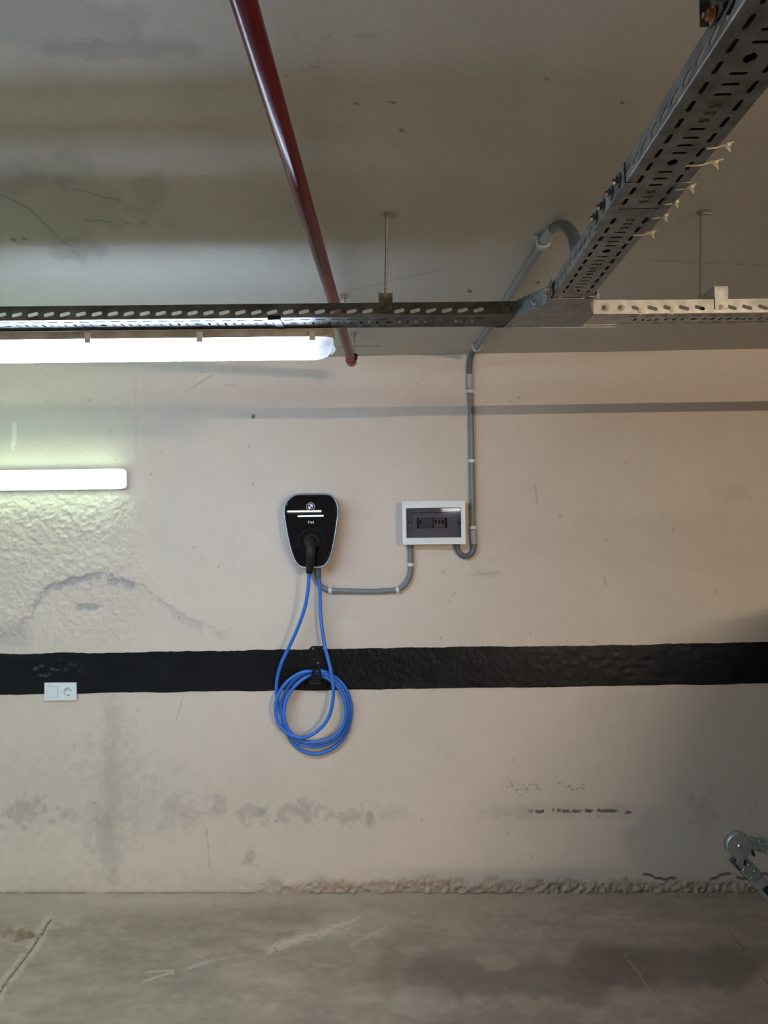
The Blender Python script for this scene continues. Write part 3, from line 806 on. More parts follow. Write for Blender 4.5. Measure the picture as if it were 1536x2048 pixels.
# tee junction
tee = empty('tray_junction', (0.385, 1.86, ZT), 'plain sheet metal tee junction joining the three cable trays', 'tray fitting')
A = [run(0.284, -0.0022, 0), Vector((PX0-0.003, 1.712, ZT)), Vector((PX0-0.003, 1.655, ZT)), Vector((PX0+PW+0.003, 1.655, ZT)), Vector((PX0+PW+0.003, 1.722, ZT)), run(0.473, -0.0022, 0), run(0.473, WH+0.003, 0), run(0.284-0.012, WH+0.003, 0), ]
bm = B()
plate(bm, [(p.x, p.y) for p in [A[0], A[1], Vector((PX0, 1.685, 0)), Vector((PX0+PW, 1.685, 0)), A[4], A[5], A[6], A[7]]], [], 0.0014, Matrix.Translation((0, 0, ZT-0.0022)))
link('base_plate', bm, M_GALV, tee)
def wall_strip(bm, a, b, z0, z1, t=0.0014):
    d = (b-a); d.z = 0; L = d.length; d.normalize(); n = Vector((-d.y, d.x, 0))
    M = Matrix(((d.x, n.x, 0, a.x), (d.y, n.y, 0, a.y), (0, 0, 1, 0), (0, 0, 0, 1)))
    add_box_m(bm, M, (L/2, 0, (z0+z1)/2), (L, t, z1-z0))
z0, z1 = ZT-0.002, ZT+HH+0.001
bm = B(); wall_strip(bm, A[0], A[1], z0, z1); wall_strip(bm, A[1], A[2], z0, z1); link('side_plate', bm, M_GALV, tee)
bm = B(); wall_strip(bm, A[4], A[5], z0, z1); wall_strip(bm, A[3], A[4], z0, z1); link('side_plate', bm, M_GALV_LIT, tee)
bm = B(); wall_strip(bm, run(0.25, WH+0.0035, 0), run(0.56, WH+0.0035, 0), ZT-0.005, z1); link('back_plate', bm, M_GALV, tee)
for p, d in [((PX0-0.004, 1.705, ZT+0.012), (-1, 0, 0)), ((PX0-0.004, 1.678, ZT+0.018), (-1, 0, 0)), ((PX0-0.024, 1.752, ZT+0.012), (-0.89, -0.45, 0))]:
    bm = B(); add_bolt(bm, p, d, 0.0055, 0.005); link('bolt', bm, M_ZINC, tee)

# hanger rods with brackets
def wing(bm, p, d):
    add_tube(bm, [p, p+Vector((0, 0, -0.003))], 0.011, 14)
    add_tube(bm, [p+Vector((0, 0, -0.003)), p+Vector((0, 0, -0.010))], 0.0068, 6)
    if d:
        add_box(bm, p+Vector((d*0.014, 0, -0.005)), (0.026, 0.011, 0.0035), Matrix.Rotation(0.10*d, 3, 'Y'), bev=0.001)

def threaded(bm, p0, p1, r):
    p0, p1 = Vector(p0), Vector(p1); n = max(4, int((p1-p0).length/0.004)); 
    pts = []; rs = []
    for i in range(n*2+1):
        pts.append(p0.lerp(p1, i/(2*n))); rs.append(r if i % 2 else r*0.86)
    add_tube(bm, pts, rs, 8)

def hanger(topxy, X, label, mt, d=1, bh=0.056):
    """rod fixed in the ceiling at topxy, bracket hooked on the front side of the crosswise run at run-station X"""
    top = Vector((topxy[0], topxy[1], ZC+0.002))
    h = empty('tray_hanger', top, label, 'hanger')
    zb = ZT+0.056
    pb = run(X, 0.118, 0); bot = Vector((pb.x, pb.y, ZT+0.044))
    bm = B(); threaded(bm, top, bot, 0.004); link('threaded_rod', bm, M_ROD, h)
    bm = B(); wing(bm, top-Vector((0, 0, 0.003)), d); link('ceiling_anchor', bm, M_ROD, h)
    M = run_M(X)
    bm = B()
    w = 0.016
    add_box_m(bm, M, (0, -0.0032, (bh+0.009)/2), (2*w, 0.0016, bh-0.009))          # front plate
    for s in (-1, 1):                                                      # triangular flanges running back over the tray
        plate(bm, [(-0.004, 0.036), (-0.004, bh+0.002), (0.040, bh+0.001), (0.125, 0.036+(bh-0.036)*0.9), (0.125, 0.036)], [], 0.0016,
              M @ Matrix.Translation((s*w, 0, 0)) @ Matrix.Rotation(math.pi/2, 4, 'Z') @ Matrix.Rotation(math.pi/2, 4, 'X'))
    add_box_m(bm, M, (0, 0.060, 0.0345+0.0005), (2*w, 0.126, 0.0016))
    link('bracket', bm, mt, h)
    bm = B(); add_bolt(bm, run(X, -0.004, 0.0145), -TV, 0.0050, 0.003); link('bolt', bm, mt, h)
    bm = B(); q = run(X, 0.118, 0.0355); add_tube(bm, [q, q+Vector((0, 0, 0.006))], 0.007, 6); link('nut', bm, M_ZINC, h)
    return h
s1 = (at_y(771.5, 610, 1.80)-TO).dot(TU)
hanger((at_z(774, 431, ZC).x, 1.930), s1, 'threaded rod with dark bracket hooked on the left tray, right of the red pipe', M_DARK_STEEL)
s2 = (at_y(1435, 600, 1.85)-TO).dot(TU)
hanger((at_z(1402, 423, ZC).x, 1.955), s2, 'threaded rod with pale bracket hooked on the tray at right', M_GALV_LIT, bh=0.064)

# hanger of the overhead tray, top right
hq = empty('tray_hanger', (0.33, 0.80, ZC), 'dark hanger bracket clamped to the left side of the overhead tray, top right corner', 'hanger')
yb = 0.812
bm = B(); threaded(bm, (0.332, yb-0.04, ZC+0.002), (0.332, yb-0.04, ZT+0.040), 0.004); link('threaded_rod', bm, mat('rusty_rod', (0.30, 0.22, 0.13), 0.6, 0.5), hq)
bm = B()
pl = [(-0.016, 0.020), (0.016, 0.020), (0.018, 0.030), (0.018, 0.070), (0.008, 0.088), (-0.010, 0.088), (-0.020, 0.076), (-0.022, 0.034)]
plate(bm, [(a*1.0, b) for a, b in pl], [], 0.0022, Matrix.Translation((PX0-0.004, yb-0.025, ZT)) @ Matrix.Rotation(math.pi/2, 4, 'Z') @ Matrix.Rotation(math.pi/2, 4, 'X'))
add_box(bm, (PX0-0.008, yb-0.006, ZT+0.052), (0.012, 0.002, 0.056))
add_box(bm, (PX0-0.008, yb-0.046, ZT+0.052), (0.012, 0.002, 0.056))
add_box(bm, (PX0+0.045, yb-0.026, ZT+0.0335), (0.10, 0.030, 0.002))
link('bracket', bm, M_DARK_STEEL, hq)
bm = B(); add_bolt(bm, (PX0-0.006, yb-0.022, ZT+0.026), (-1, 0, 0), 0.006, 0.005); link('bolt', bm, mat('rusty_bolt', (0.28, 0.13, 0.06), 0.7, 0.3), hq)
bm = B(); wing(bm, Vector((0.332, yb-0.04, ZC-0.001)), 0); link('ceiling_anchor', bm, M_ROD, hq)

# ------------------------------------------------------------------ red pipe and its hangers
ZP = CZ+0.715; XP = -0.2035; RP = 0.0188
pipe = empty('sprinkler_pipe', (XP, 0.5, ZP), 'dark red painted pipe running under the ceiling towards the wall', 'pipe')
bm = B(); add_tube(bm, [(XP, y, ZP) for y in np.linspace(-3.4, 3.16, 30)], RP, 28); link('pipe', bm, M_RED, pipe, True)
bm = B(); add_tube(bm, [(XP, 3.150, ZP-0.002), (XP, 3.160, ZP-0.002), (XP, 3.195, ZP-0.002), (XP, 3.203, ZP-0.002)], [0.0205, 0.0235, 0.0235, 0.018], 24); link('end_cap', bm, M_RED2, pipe, True)
bm = B(); add_tube(bm, [(XP+0.021, 3.10, ZP+0.004), (XP+0.026, 3.12, ZP+0.004)], 0.007, 8); add_tube(bm, [(XP+0.020, 3.14, ZP), (XP+0.028, 3.14, ZP)], 0.0075, 8)
link('clamp_screw', bm, M_BLACK, pipe)
for (x, y, lab, side) in [(-0.190, 2.585, 'short rod and washer fixing the red pipe to the ceiling, just behind the left tray', 1), (-0.188, 3.10, 'small ceiling rod beside the capped end of the red pipe', 1)]:
    h = empty('pipe_hanger', (x, y, ZC), lab, 'hanger')
    bm = B(); threaded(bm, (x, y, ZC+0.003), (x, y, ZP+RP-0.004), 0.0045); link('threaded_rod', bm, M_ROD, h)
    bm = B(); wing(bm, Vector((x, y, ZC-0.001)), 0); add_tube(bm, [(x, y, ZC-0.012), (x, y, ZC-0.015)], 0.012, 16); link('washer', bm, M_ROD, h)
    bm = B(); add_ring_tube(bm, (XP, y-0.009, ZP), (XP, y+0.009, ZP), RP+0.0022, RP+0.0002, 24); link('clamp', bm, M_RED2, h)

# ------------------------------------------------------------------ conduits
def clip(p, d, n, parent, r=0.0125):
    """saddle clip round a conduit at p, d = conduit direction, n = outward normal; base against the surface"""
    p, d, n = Vector(p), Vector(d).normalized(), Vector(n).normalized()
    s = d.cross(n).normalized()
    bm = B()
    w = 0.0075
    prof = []
    for k in range(11):
        a = math.pi*k/10
        prof.append((math.cos(a), math.sin(a)))
    outer = [( (r+0.0035)*c, (r+0.0035)*sn) for c, sn in prof]
    inner = [( (r+0.0004)*c, (r+0.0004)*sn) for c, sn in prof]
    outer = [(outer[0][0], -r)]+outer+[(outer[-1][0], -r)]; inner = [(inner[0][0], -r)]+inner+[(inner[-1][0], -r)]
    rings = []
    for e in (-w, w):
        rings.append(([bm.verts.new(p+s*x+n*y+d*e) for x, y in outer], [bm.verts.new(p+s*x+n*y+d*e) for x, y in inner]))
    (o0, i0), (o1, i1) = rings
    for k in range(len(o0)-1):
        bm.faces.new((o0[k], o0[k+1], o1[k+1], o1[k])); bm.faces.new((i0[k+1], i0[k], i1[k], i1[k+1]))
        bm.faces.new((o0[k+1], o0[k], i0[k], i0[k+1])); bm.faces.new((o1[k], o1[k+1], i1[k+1], i1[k]))
    M3 = Matrix((s, n, d)).transposed()
    for e in (-1, 1):
        add_box(bm, p+s*(e*(r+0.007))-n*(r-0.003), (0.010, 0.006, 2*w), M3)
    fix_normals(bm)
    return link('clip', bm, M_CLIP, parent)

RC = 0.0128
YC = DW-0.0148                  # axis of the conduits on the wall
def wpt(px, py, off=0.0): return at_y(px, py, YC-off)
c1 = empty('conduit', wpt(944, 900), 'grey vertical wall conduit from the ceiling to the breaker box\'s right underside', 'conduit')
top_y = 3.49
def tube_obj(name, pts, r, m, parent, seg=14):
    bm = B(); add_tube(bm, pts, r, seg); return link(name, bm, m, parent, True)
tube_obj('flexible_elbow', spline([at_y(950, 697, 3.43), at_y(944, 708, YC-0.006), wpt(940, 722), wpt(939, 750), wpt(939, 756)], 6), RC*1.02, M_FLEX, c1)
tube_obj('coupling', [wpt(939.5, 749), wpt(940, 778)], RC*1.16, M_CONDUIT_L, c1, 18)
tube_obj('pipe', [wpt(940.5, 770), wpt(942.5, 860), wpt(944, 960), wpt(946, 1066)], RC, M_CONDUIT, c1)
tube_obj('coupling', [wpt(946, 1061), wpt(948, 1088)], RC*1.16, M_CONDUIT_L, c1, 18)
tube_obj('flexible_bend', spline([wpt(947.5, 1083), wpt(948, 1092), wpt(945, 1104), wpt(937, 1111.5), wpt(928, 1112.5), wpt(920, 1107), wpt(915, 1098), wpt(914, 1087)], 6), RC*1.02, M_FLEX, c1)
for px, py in [(940.5, 783), (943.5, 922), (946, 1055)]:
    clip(wpt(px, py), (0.02, 0, -1), (0, -1, 0), c1, RC*1.02)
c2 = empty('conduit', wpt(740, 1181), 'grey conduit along the wall from the charger to the breaker box\'s left underside', 'conduit')
tube_obj('pipe', spline([wpt(624, 1128), wpt(625, 1140), wpt(629, 1155), wpt(637, 1168), wpt(650, 1178), wpt(664, 1181.5), wpt(700, 1182), wpt(740, 1183), wpt(780, 1181), wpt(796, 1179), wpt(809, 1170), wpt(817, 1158), wpt(821, 1143), wpt(821.5, 1125), wpt(821, 1105), wpt(820.5, 1086)], 5), RC*0.98, M_CONDUIT, c2)
tube_obj('gland', [wpt(820.5, 1084), wpt(820.7, 1096)], RC*1.2, M_FLEX, c2, 16)
clip(wpt(660.5, 1181), (1, 0, 0.0), (0, -1, 0), c2)
clip(wpt(795, 1179.5), (1, 0, 0.12), (0, -1, 0), c2)
clip(wpt(821.5, 1129), (0, 0, 1), (0, -1, 0), c2)

ZK = ZC-0.017
c3 = empty('conduit', at_z(1020, 590, ZK), 'grey conduit fixed along the ceiling from the wall to the overhead tray', 'conduit')
pa = at_z(951, 699, ZK); pb = at_z(1086, 484, ZK)
tube_obj('pipe', [pa, pa.lerp(pb, 0.5), pb], 0.0130, M_CONDUIT, c3, 16)
dcc = (pb-pa).normalized()
pc = at_z(1107, 455, ZK)
tube_obj('coupling', [pb-dcc*0.03, pb.lerp(pc, 0.5), pc], 0.0160, M_CONDUIT_L, c3, 18)
tube_obj('flexible_bend', spline([pc-(pc-pb)*0.15, at_y(1116, 451, pc.y-0.04), at_y(1132, 453, 1.83), at_y(1146, 470, 1.72), at_y(1154, 498, 1.60), Vector((0.370, 1.50, ZT+0.045)), Vector((0.385, 1.42, ZT+0.022))], 8), 0.0140, M_FLEX, c3)
clip(pb+dcc*0.005, dcc, (0, 0, -1), c3, 0.0162)
clip(pa+dcc*0.03, dcc, (0, 0, -1), c3, 0.0132)

# ------------------------------------------------------------------ tube lamps
def lamp(origin, L, mlit, mcap, label, cat='lamp', group=None, face='down', wid=0.10, hh=0.030, hd=0.062, clips=(), housing=M_HOUS, end=0.055, name='tube_lamp', tip=False):
    """fitting of length L along +x from origin (left end, middle of the mounting side).
       face 'down': hangs below origin; face 'out': stands off the wall towards -y"""
    o = Vector(origin)
    t = empty(name, o+Vector((L/2, 0, 0)), label, cat, group)
    if face == 'down': ax_w, ax_d = Vector((0, 1, 0)), Vector((0, 0, -1))
    else: ax_w, ax_d = Vector((0, 0, -1)), Vector((0, -1, 0))
    X = Vector((1, 0, 0))
    def prof(w, d0, d1, n=12, p=2.6):
        # half-rounded section: flat side at d0, bulging to d1
        pts = []
        for k in range(n+1):
            a = math.pi*k/n
            c, s = math.cos(a), math.sin(a)
            pts.append((w/2*math.copysign(abs(c)**(2/p), c), d0+(d1-d0)*abs(s)**(2/p)))
        return pts
    def P(x, wd): return o+X*x+ax_w*wd[0]+ax_d*wd[1]
    # housing: shallow trough
    bm = B()
    secs = []
    for x, k in ((0.0, 0.80), (0.012, 0.95), (0.03, 1.0), (L-0.03, 1.0), (L-0.012, 0.95), (L, 0.80)):
        w = wid*k
        sec = [(-w*0.42, 0.0), (w*0.42, 0.0), (w*0.455, hh*0.35), (w*0.475, hh*0.8), (w*0.53, hh*0.82), (w*0.53, hh), (-w*0.53, hh), (-w*0.53, hh*0.82), (-w*0.475, hh*0.8), (-w*0.455, hh*0.35)]
        secs.append([P(x, q) for q in sec])
    loft(bm, secs); fix_normals(bm)
    link('housing', bm, housing, t)
    # lit diffuser and the two clear ends
    bm = B(); w = wid*1.0
    x0, x1 = end, L-end
    loft(bm, [[P(x, q) for q in prof(w, hh, hh+hd)] for x in (x0, (x0+x1)/2, x1)]); fix_normals(bm)
    link('diffuser', bm, mcap[1], t, True)
    for sg in (-1, 1):
        bm = B(); add_tube(bm, [P(end+0.006, (sg*wid*0.22, hh+hd*0.31)), P(L-end-0.006, (sg*wid*0.22, hh+hd*0.31))], 0.0125, 8)
        link('tube', bm, mlit, t, True)
    for sgn, xe in ((1, L), (-1, 0.0)):
        bm = B(); secs = []
        for k in range(8):
            a = math.pi/2*k/7
            x = (end-0.004)*math.sin(a)
            dd = hd*max(0.10, math.cos(a)**0.75)
            ww = w*(0.70+0.30*math.cos(a)**0.7)
            base = (x1 if sgn > 0 else x0)+sgn*x
            secs.append([P(base, q) for q in prof(ww, hh, hh+dd)])
        if tip and sgn > 0:
            add_tube(bm, [P(L-0.007, (0, hh+hd*0.45)), P(L+0.004, (0, hh+hd*0.45))], [0.016, 0.004], 10)
        loft(bm, secs); fix_normals(bm)
        link('end_cap', bm, mcap[0], t, True)
    for cx in clips:
        for sg in (-1, 1):
            bm = B()
            M3 = Matrix((X, ax_w, ax_d)).transposed()
            add_box(bm, P(cx, (sg*(wid*0.52+0.002), hh*0.9)), (0.0155, 0.003, 0.026), M3, bev=0.0008)
            add_box(bm, P(cx, (sg*(wid*0.52-0.001), hh*0.42)), (0.0175, 0.006, 0.004), M3)
            link('clip', bm, M_CLIPL, t)
    return t
yl = 1.914
xr = at_y(664, 690, yl-0.04).x
LL = 1.27
lampA = lamp((xr-LL, yl, ZT-0.0045), LL, M_LIT, (M_ENDCAP, M_COVER), 'lit tube lamp hanging under the left cable tray, upper of the two lamps', 'lamp', clips=(at_y(175, 665, yl-.05).x-(xr-LL), at_y(397, 663, yl-.05).x-(xr-LL), at_y(622, 660, yl-.05).x-(xr-LL)), end=0.045, tip=True, hh=0.023, hd=0.044)
lampA.matrix_world = Matrix.Translation(lampA.location) @ Matrix.Rotation(ANG, 4, 'Z')
pw = at_y(250, 957, DW-0.05)
lampB = lamp((pw.x-1.27, DW-0.004, pw.z), 1.27, M_LITW, (M_ENDCAPW, M_COVERW), 'lit tube lamp fixed to the wall at the left edge, lower of the two lamps', 'lamp', face='out', wid=0.090, hh=0.026, hd=0.050, end=0.030, housing=M_WHITE)
# further lamps of the garage behind the camera
for i, (x, y, m, lab) in enumerate([
        (2.6, -4.6, M_LITR, 'warm tube lamp on the ceiling behind the camera, to the right'),
        (-4.1, 0.55, M_LITS, 'tube lamp on the ceiling beside the camera, far to the left'),
        (-2.83, -11.6, M_LITF, 'far tube lamp at the other end of the garage, left one'),
        (1.0, -11.6, M_LITF, 'far tube lamp at the other end of the garage, right one')]):
    lamp((x, y, CZ+(0.475 if y < -8 else 0.51)), 0.9 if x == -2.83 else 1.27, m, (M_ENDCAP, M_COVERF), lab, 'lamp', end=0.03)
    for dx in (0.2, 0.7 if x == -2.83 else 1.07):
        h = bpy.context.scene.objects
        bm = B(); add_tube(bm, [(x+dx, y, CZ+(0.474 if y < -8 else 0.509)), (x+dx, y, ZC+0.003)], 0.004, 8)
        link('suspension_rod', bm, M_ROD, [o for o in COL.objects if o.get('label') == lab][0])

# ------------------------------------------------------------------ wall charger
YF = DW-0.105
OUT = [(598, 986.5), (626, 986), (655, 986.5), (667, 992), (675, 1005), (677.5, 1022), (675.5, 1045), (671, 1075), (665, 1103), (657, 1124), (645, 1135), (622, 1137), (603, 1136), (592, 1127), (584, 1111), (577.5, 1090), (570.5, 1058), (566.5, 1025), (569, 1008), (577, 996), (588, 988.5)]
out3 = spline([at_y(x, y, YF) for x, y in OUT], 5, True)
cc = Vector((sum(p.x for p in out3)/len(out3), YF, sum(p.z for p in out3)/len(out3)))
def ring_at(k, y, inset=0.0):
    r = []
    for p in out3:
        d = Vector((p.x-cc.x, 0, p.z-cc.z)); L = d.length
        q = cc+d*((L*k-inset)/L); r.append(Vector((q.x, y, q.z)))
    return r
chg = empty('wall_charger', (cc.x, DW, cc.z), 'black shield-shaped electric car charger with silver rim, plugged blue cable, on wall', 'charger')
bm = B(); loft(bm, [ring_at(0.90, DW-0.0015), ring_at(0.93, DW-0.03), ring_at(0.965, DW-0.075), ring_at(0.985, DW-0.086)]); fix_normals(bm)
link('body', bm, M_CHG, chg, True)
bm = B()
rr = [ring_at(0.965, DW-0.082), ring_at(1.0, DW-0.090), ring_at(1.0, DW-0.102), ring_at(1, YF-0.002, 0.003), ring_at(1, YF-0.0015, 0.0070), ring_at(1, YF+0.004, 0.0108)]
loft(bm, rr, cap0=False, cap1=False); fix_normals(bm); link('rim', bm, M_SILVER, chg, True)
bm = B()
loft(bm, [ring_at(1, YF+0.006, 0.0102), ring_at(1, YF-0.0035, 0.0112), ring_at(1, YF-0.0058, 0.0125), ring_at(1, YF-0.0062, 0.0145)], cap0=False); fix_normals(bm)
link('front_panel', bm, M_BLACKG, chg)
YP = YF-0.0066
def bar(bm, x0, y0, x1, y1, w, y=YP, t=0.0008, mi=0):
    a, b = at_y(x0, y0, y), at_y(x1, y1, y)
    d = b-a; L = d.length; ang = math.atan2(d.z, d.x)
    add_box(bm, (a+b)/2, (L, t, w), Matrix.Rotation(-ang, 3, 'Y'), mi=mi)
bm = B(); bar(bm, 595.5, 1032.5, 647, 1031.5, 0.0065); link('light_bar', bm, M_LED, chg)
bm = B()
for x in (617, 627): bar(bm, x, 1042, x, 1047, 0.0022)
bar(bm, 619.5, 1043, 624.5, 1046.5, 0.0045); bar(bm, 619.5, 1046, 620.5, 1042.6, 0.0015); bar(bm, 623.8, 1047, 624.8, 1043, 0.0015)
link('reader_symbol', bm, M_MARK, chg)
# round emblem: ring, four quarters, letters
bm = B()
ec = at_y(621, 1013.5, YP)
def disc(bm, r, y, mi, a0=0, a1=360, n=28):
    c = bm.verts.new((ec.x, y, ec.z)); vs = [bm.verts.new((ec.x+r*math.cos(math.radians(a0+(a1-a0)*k/n)), y, ec.z+r*math.sin(math.radians(a0+(a1-a0)*k/n)))) for k in range(n+1)]
    for k in range(n):
        f = bm.faces.new((c, vs[k+1], vs[k])); f.material_index = mi
add_ring_tube(bm, (ec.x, YP, ec.z), (ec.x, YP-0.001, ec.z), 0.0195, 0.0182, 32, mi=0)
add_ring_tube(bm, (ec.x, YP, ec.z), (ec.x, YP-0.001, ec.z), 0.0122, 0.0112, 32, mi=0)
for a in (0, 90, 180, 270): disc(bm, 0.0112, YP-0.0008, 1 if a in (90, 270) else 0, a, a+90, 8)
for ch, a in (('B', 135), ('M', 90), ('W', 45)):
    q = ec+Vector((math.cos(math.radians(a)), 0, math.sin(math.radians(a))))*0.0152
    text_bm(bm, ch, 0.0068, Matrix.Translation((q.x, YP-0.0006, q.z)) @ Matrix.Rotation(math.pi/2, 4, 'X') @ Matrix.Rotation(math.radians(a-90), 4, 'Z'), 0.0006, 0)
link('emblem', bm, [M_MARK, mat('emblem_dark_quarter', (0.02, 0.04, 0.10), 0.2)], chg)
# socket ring and plug
sc_ = at_y(623, 1083, YF)
bm = B()
add_ring_tube(bm, (sc_.x, YF-0.004, sc_.z), (sc_.x, YF-0.0076, sc_.z), 0.060, 0.0580, 48)
add_ring_tube(bm, (sc_.x, YF-0.004, sc_.z), (sc_.x, YF-0.0090, sc_.z), 0.034, 0.026, 40)
link('socket_ring', bm, M_BLACK, chg, True)
plug = empty('charging_cable', at_y(628, 1340, 3.45), 'blue charging cable with black plug, looped down from charger and coiled on wall hook', 'cable')
bm = B()
hp = spline([Vector((sc_.x, YF-0.004, sc_.z)), Vector((sc_.x, YF-0.035, sc_.z-0.002)), at_y(622, 1094, YF-0.060), at_y(621.5, 1110, YF-0.068), at_y(620.5, 1130, YF-0.058), at_y(619, 1142, YF-0.050), at_y(618.5, 1147, YF-0.048)], 5)
n = len(hp); rs = []
for i in range(n):
    t = i/(n-1)
    rs.append(float(np.interp(t, [0, 0.2, 0.34, 0.5, 0.75, 0.92, 1.0], [0.026, 0.025, 0.022, 0.0190, 0.0172, 0.0155, 0.0125])))
add_tube(bm, hp, rs, 20); link('plug_handle', bm, M_HANDLE, plug, True)
# cable path: (px, py, wall offset)
CP = [(618.5, 1144, .155), (617.5, 1160, .150), (615.8, 1180, .142), (609.6, 1215, .130), (595.6, 1255, .115), (578, 1294, .095), (562, 1329, .072), (554, 1361, .050), (553.5, 1390, .038), (559, 1421, .028), (569, 1452, .022),
      (583, 1482, .018), (602, 1500, .018), (629, 1508, .018), (660, 1500, .018), (686, 1478, .018), (700, 1445, .018), (702, 1409, .019), (692, 1378, .022), (674, 1357, .026), (652, 1344.5, .030), (634, 1341, .032),
      (615, 1345, .032), (592, 1358, .032), (573, 1380, .034), (563.5, 1405, .036), (563, 1432, .036), (572, 1462, .034), (594, 1485, .034), (625, 1493, .034), (653, 1489, .034), (678, 1475, .034), (693, 1450, .034), (697, 1420, .035), (690, 1389, .038), (675, 1366, .042), (655, 1351, .044), (634, 1347.5, .045),
      (615, 1353, .045), (596, 1366, .047), (580, 1385, .050), (570, 1408, .052), (568, 1435, .052), (576, 1458, .052), (594, 1476, .051), (618, 1484, .051), (643, 1483, .051), (669, 1472, .051), (687, 1450, .051), (692, 1422, .052), (687, 1393, .054), (673, 1371, .055), (655, 1357, .050), (640, 1351.5, .040),
      (622, 1343, .058), (599, 1347, .064), (574, 1364, .069), (557, 1389, .072), (551, 1414, .073), (554, 1440, .073), (566, 1459, .072), (584, 1471, .072), (604, 1475, .073), (626, 1468, .075), (647, 1450, .078), (660.5, 1426, .080), (666.5, 1391, .080), (665, 1361, .080), (659, 1329, .078), (650, 1294, .074), (644, 1256, .068), (640.8, 1222, .062), (639.5, 1180, .056), (637.5, 1155, .054)]
path = spline([at_y(x, y, DW-o) for x, y, o in CP], 6)
bm = B(); add_tube(bm, path, 0.0083, 14); link('cable', bm, M_BLUE, plug, True)
bm = B(); add_tube(bm, [at_y(637.5, 1157, DW-.054), at_y(637, 1148, DW-.054), at_y(636.5, 1130, DW-.054)], [0.0100, 0.0125, 0.0125], 16); link('cable_gland', bm, M_FLEX, chg, True)

# hook
hk = empty('cable_holder', at_y(636, 1330, DW), 'black cable holder screwed to the black wall band, carrying the coiled blue cable', 'hook')
YH = DW-0.012
def hp2(pts, y): return [(at_y(x, yy, y).x, at_y(x, yy, y).z) for x, yy in pts]
bm = B()
plate(bm, hp2([(624, 1292.5), (652, 1292.5), (654, 1300), (654, 1372), (648, 1378), (626, 1378), (619, 1372), (620, 1335), (617, 1318), (617, 1299)], YH), [], 0.012, Matrix.Translation((0, DW-0.009, 0)) @ Matrix.Rotation(math.pi/2, 4, 'X'))
link('back_plate', bm, M_BLACK, hk)
bm = B()
pa_ = at_y(634, 1349, DW)
arc = [Vector((pa_.x, DW-0.012, pa_.z-0.022)), Vector((pa_.x, DW-0.045, pa_.z-0.026)), Vector((pa_.x, DW-0.075, pa_.z-0.022)), Vector((pa_.x, DW-0.094, pa_.z-0.008))]
sec = []
for p in spline(arc, 4):
    w = 0.030
    sec.append([p+Vector((-w, 0, 0.0)), p+Vector((-w*0.9, 0, -0.006)), p+Vector((w*0.9, 0, -0.006)), p+Vector((w, 0, 0.0)), p+Vector((w*0.5, 0, 0.003)), p+Vector((-w*0.5, 0, 0.003))])
loft(bm, sec); fix_normals(bm); link('cradle', bm, M_BLACK, hk)
bm = B()
YL = DW-0.094
win = [[(630, y0), (637, y0), (637.5, y0+3.2), (630, y0+3.2)] for y0 in (1341, 1345.6, 1350.4)]
plate(bm, hp2([(626, 1336.5), (640, 1336.5), (643, 1347), (644, 1356), (638, 1360), (627, 1360), (621, 1356), (623, 1347)], YL), [hp2(w, YL) for w in win], 0.004, Matrix.Translation((0, YL, 0)) @ Matrix.Rotation(math.pi/2, 4, 'X'))
link('front_lip', bm, M_BLACK, hk)
for px, py in ((626, 1297.3), (646.5, 1297.3), (636.2, 1326)):
    bm = B(); q = at_y(px, py, YH-0.003); add_tube(bm, [q, q+Vector((0, -0.0018, 0))], [0.0048, 0.003], 12); link('screw', bm, M_ZINC, hk)

# ------------------------------------------------------------------ breaker box
YB = DW-0.078
tl_, br_ = at_y(804.2, 1003, YB), at_y(931.3, 1088, YB)
bx = empty('breaker_box', ((tl_.x+br_.x)/2, DW, (tl_.z+br_.z)/2), 'white surface breaker box with smoked window on the wall, right of the charger', 'breaker box')
bcx, bcz = (tl_.x+br_.x)/2, (tl_.z+br_.z)/2
bw, bh = br_.x-tl_.x, tl_.z-br_.z
bm = B()
def rect(w, h, x=bcx, z=bcz): return [(x-w/2, z-h/2), (x+w/2, z-h/2), (x+w/2, z+h/2), (x-w/2, z+h/2)]
MX = lambda y: Matrix.Translation((0, y, 0)) @ Matrix.Rotation(math.pi/2, 4, 'X')
wtl, wbr = at_y(812.6, 1017, YB), at_y(922, 1074.3, YB)
wx, wz, ww, wh = (wtl.x+wbr.x)/2, (wtl.z+wbr.z)/2, wbr.x-wtl.x, wtl.z-wbr.z
M_ROTY = 0.008
def place_box(o): return o
add = bm
for (x, z, sx, sz) in [(bcx-bw/2+0.004, bcz, 0.006, bh-0.008), (bcx+bw/2-0.004, bcz, 0.006, bh-0.008), (bcx, bcz+bh/2-0.004, bw-0.008, 0.006), (bcx, bcz-bh/2+0.004, bw-0.008, 0.006)]:
    add_box(bm, (x, DW-0.034, z), (sx, 0.066, sz))
add_box(bm, (bcx, DW-0.003, bcz), (bw-0.01, 0.004, bh-0.01))
link('body', bm, M_WHITE, bx)
bm = B()
plate(bm, rect(bw, bh), [rect(ww+0.003, wh+0.003, wx, wz)], 0.012, MX(YB+0.006))
link('cover_frame', bm, M_WHITE, bx)
bm = B()
itl, ibr = at_y(834, 1036, YB), at_y(895.5, 1056, YB)
plate(bm, rect(ww+0.012, wh+0.012, wx, wz), [rect(ibr.x-itl.x, itl.z-ibr.z, (itl.x+ibr.x)/2, (itl.z+ibr.z)/2)], 0.002, MX(YB+0.022))
link('inner_panel', bm, M_PANEL, bx)
bm = B(); add_box(bm, ((itl.x+ibr.x)/2, YB+0.055, (itl.z+ibr.z)/2), (0.16, 0.002, 0.06)); link('backing', bm, M_BLACK, bx)
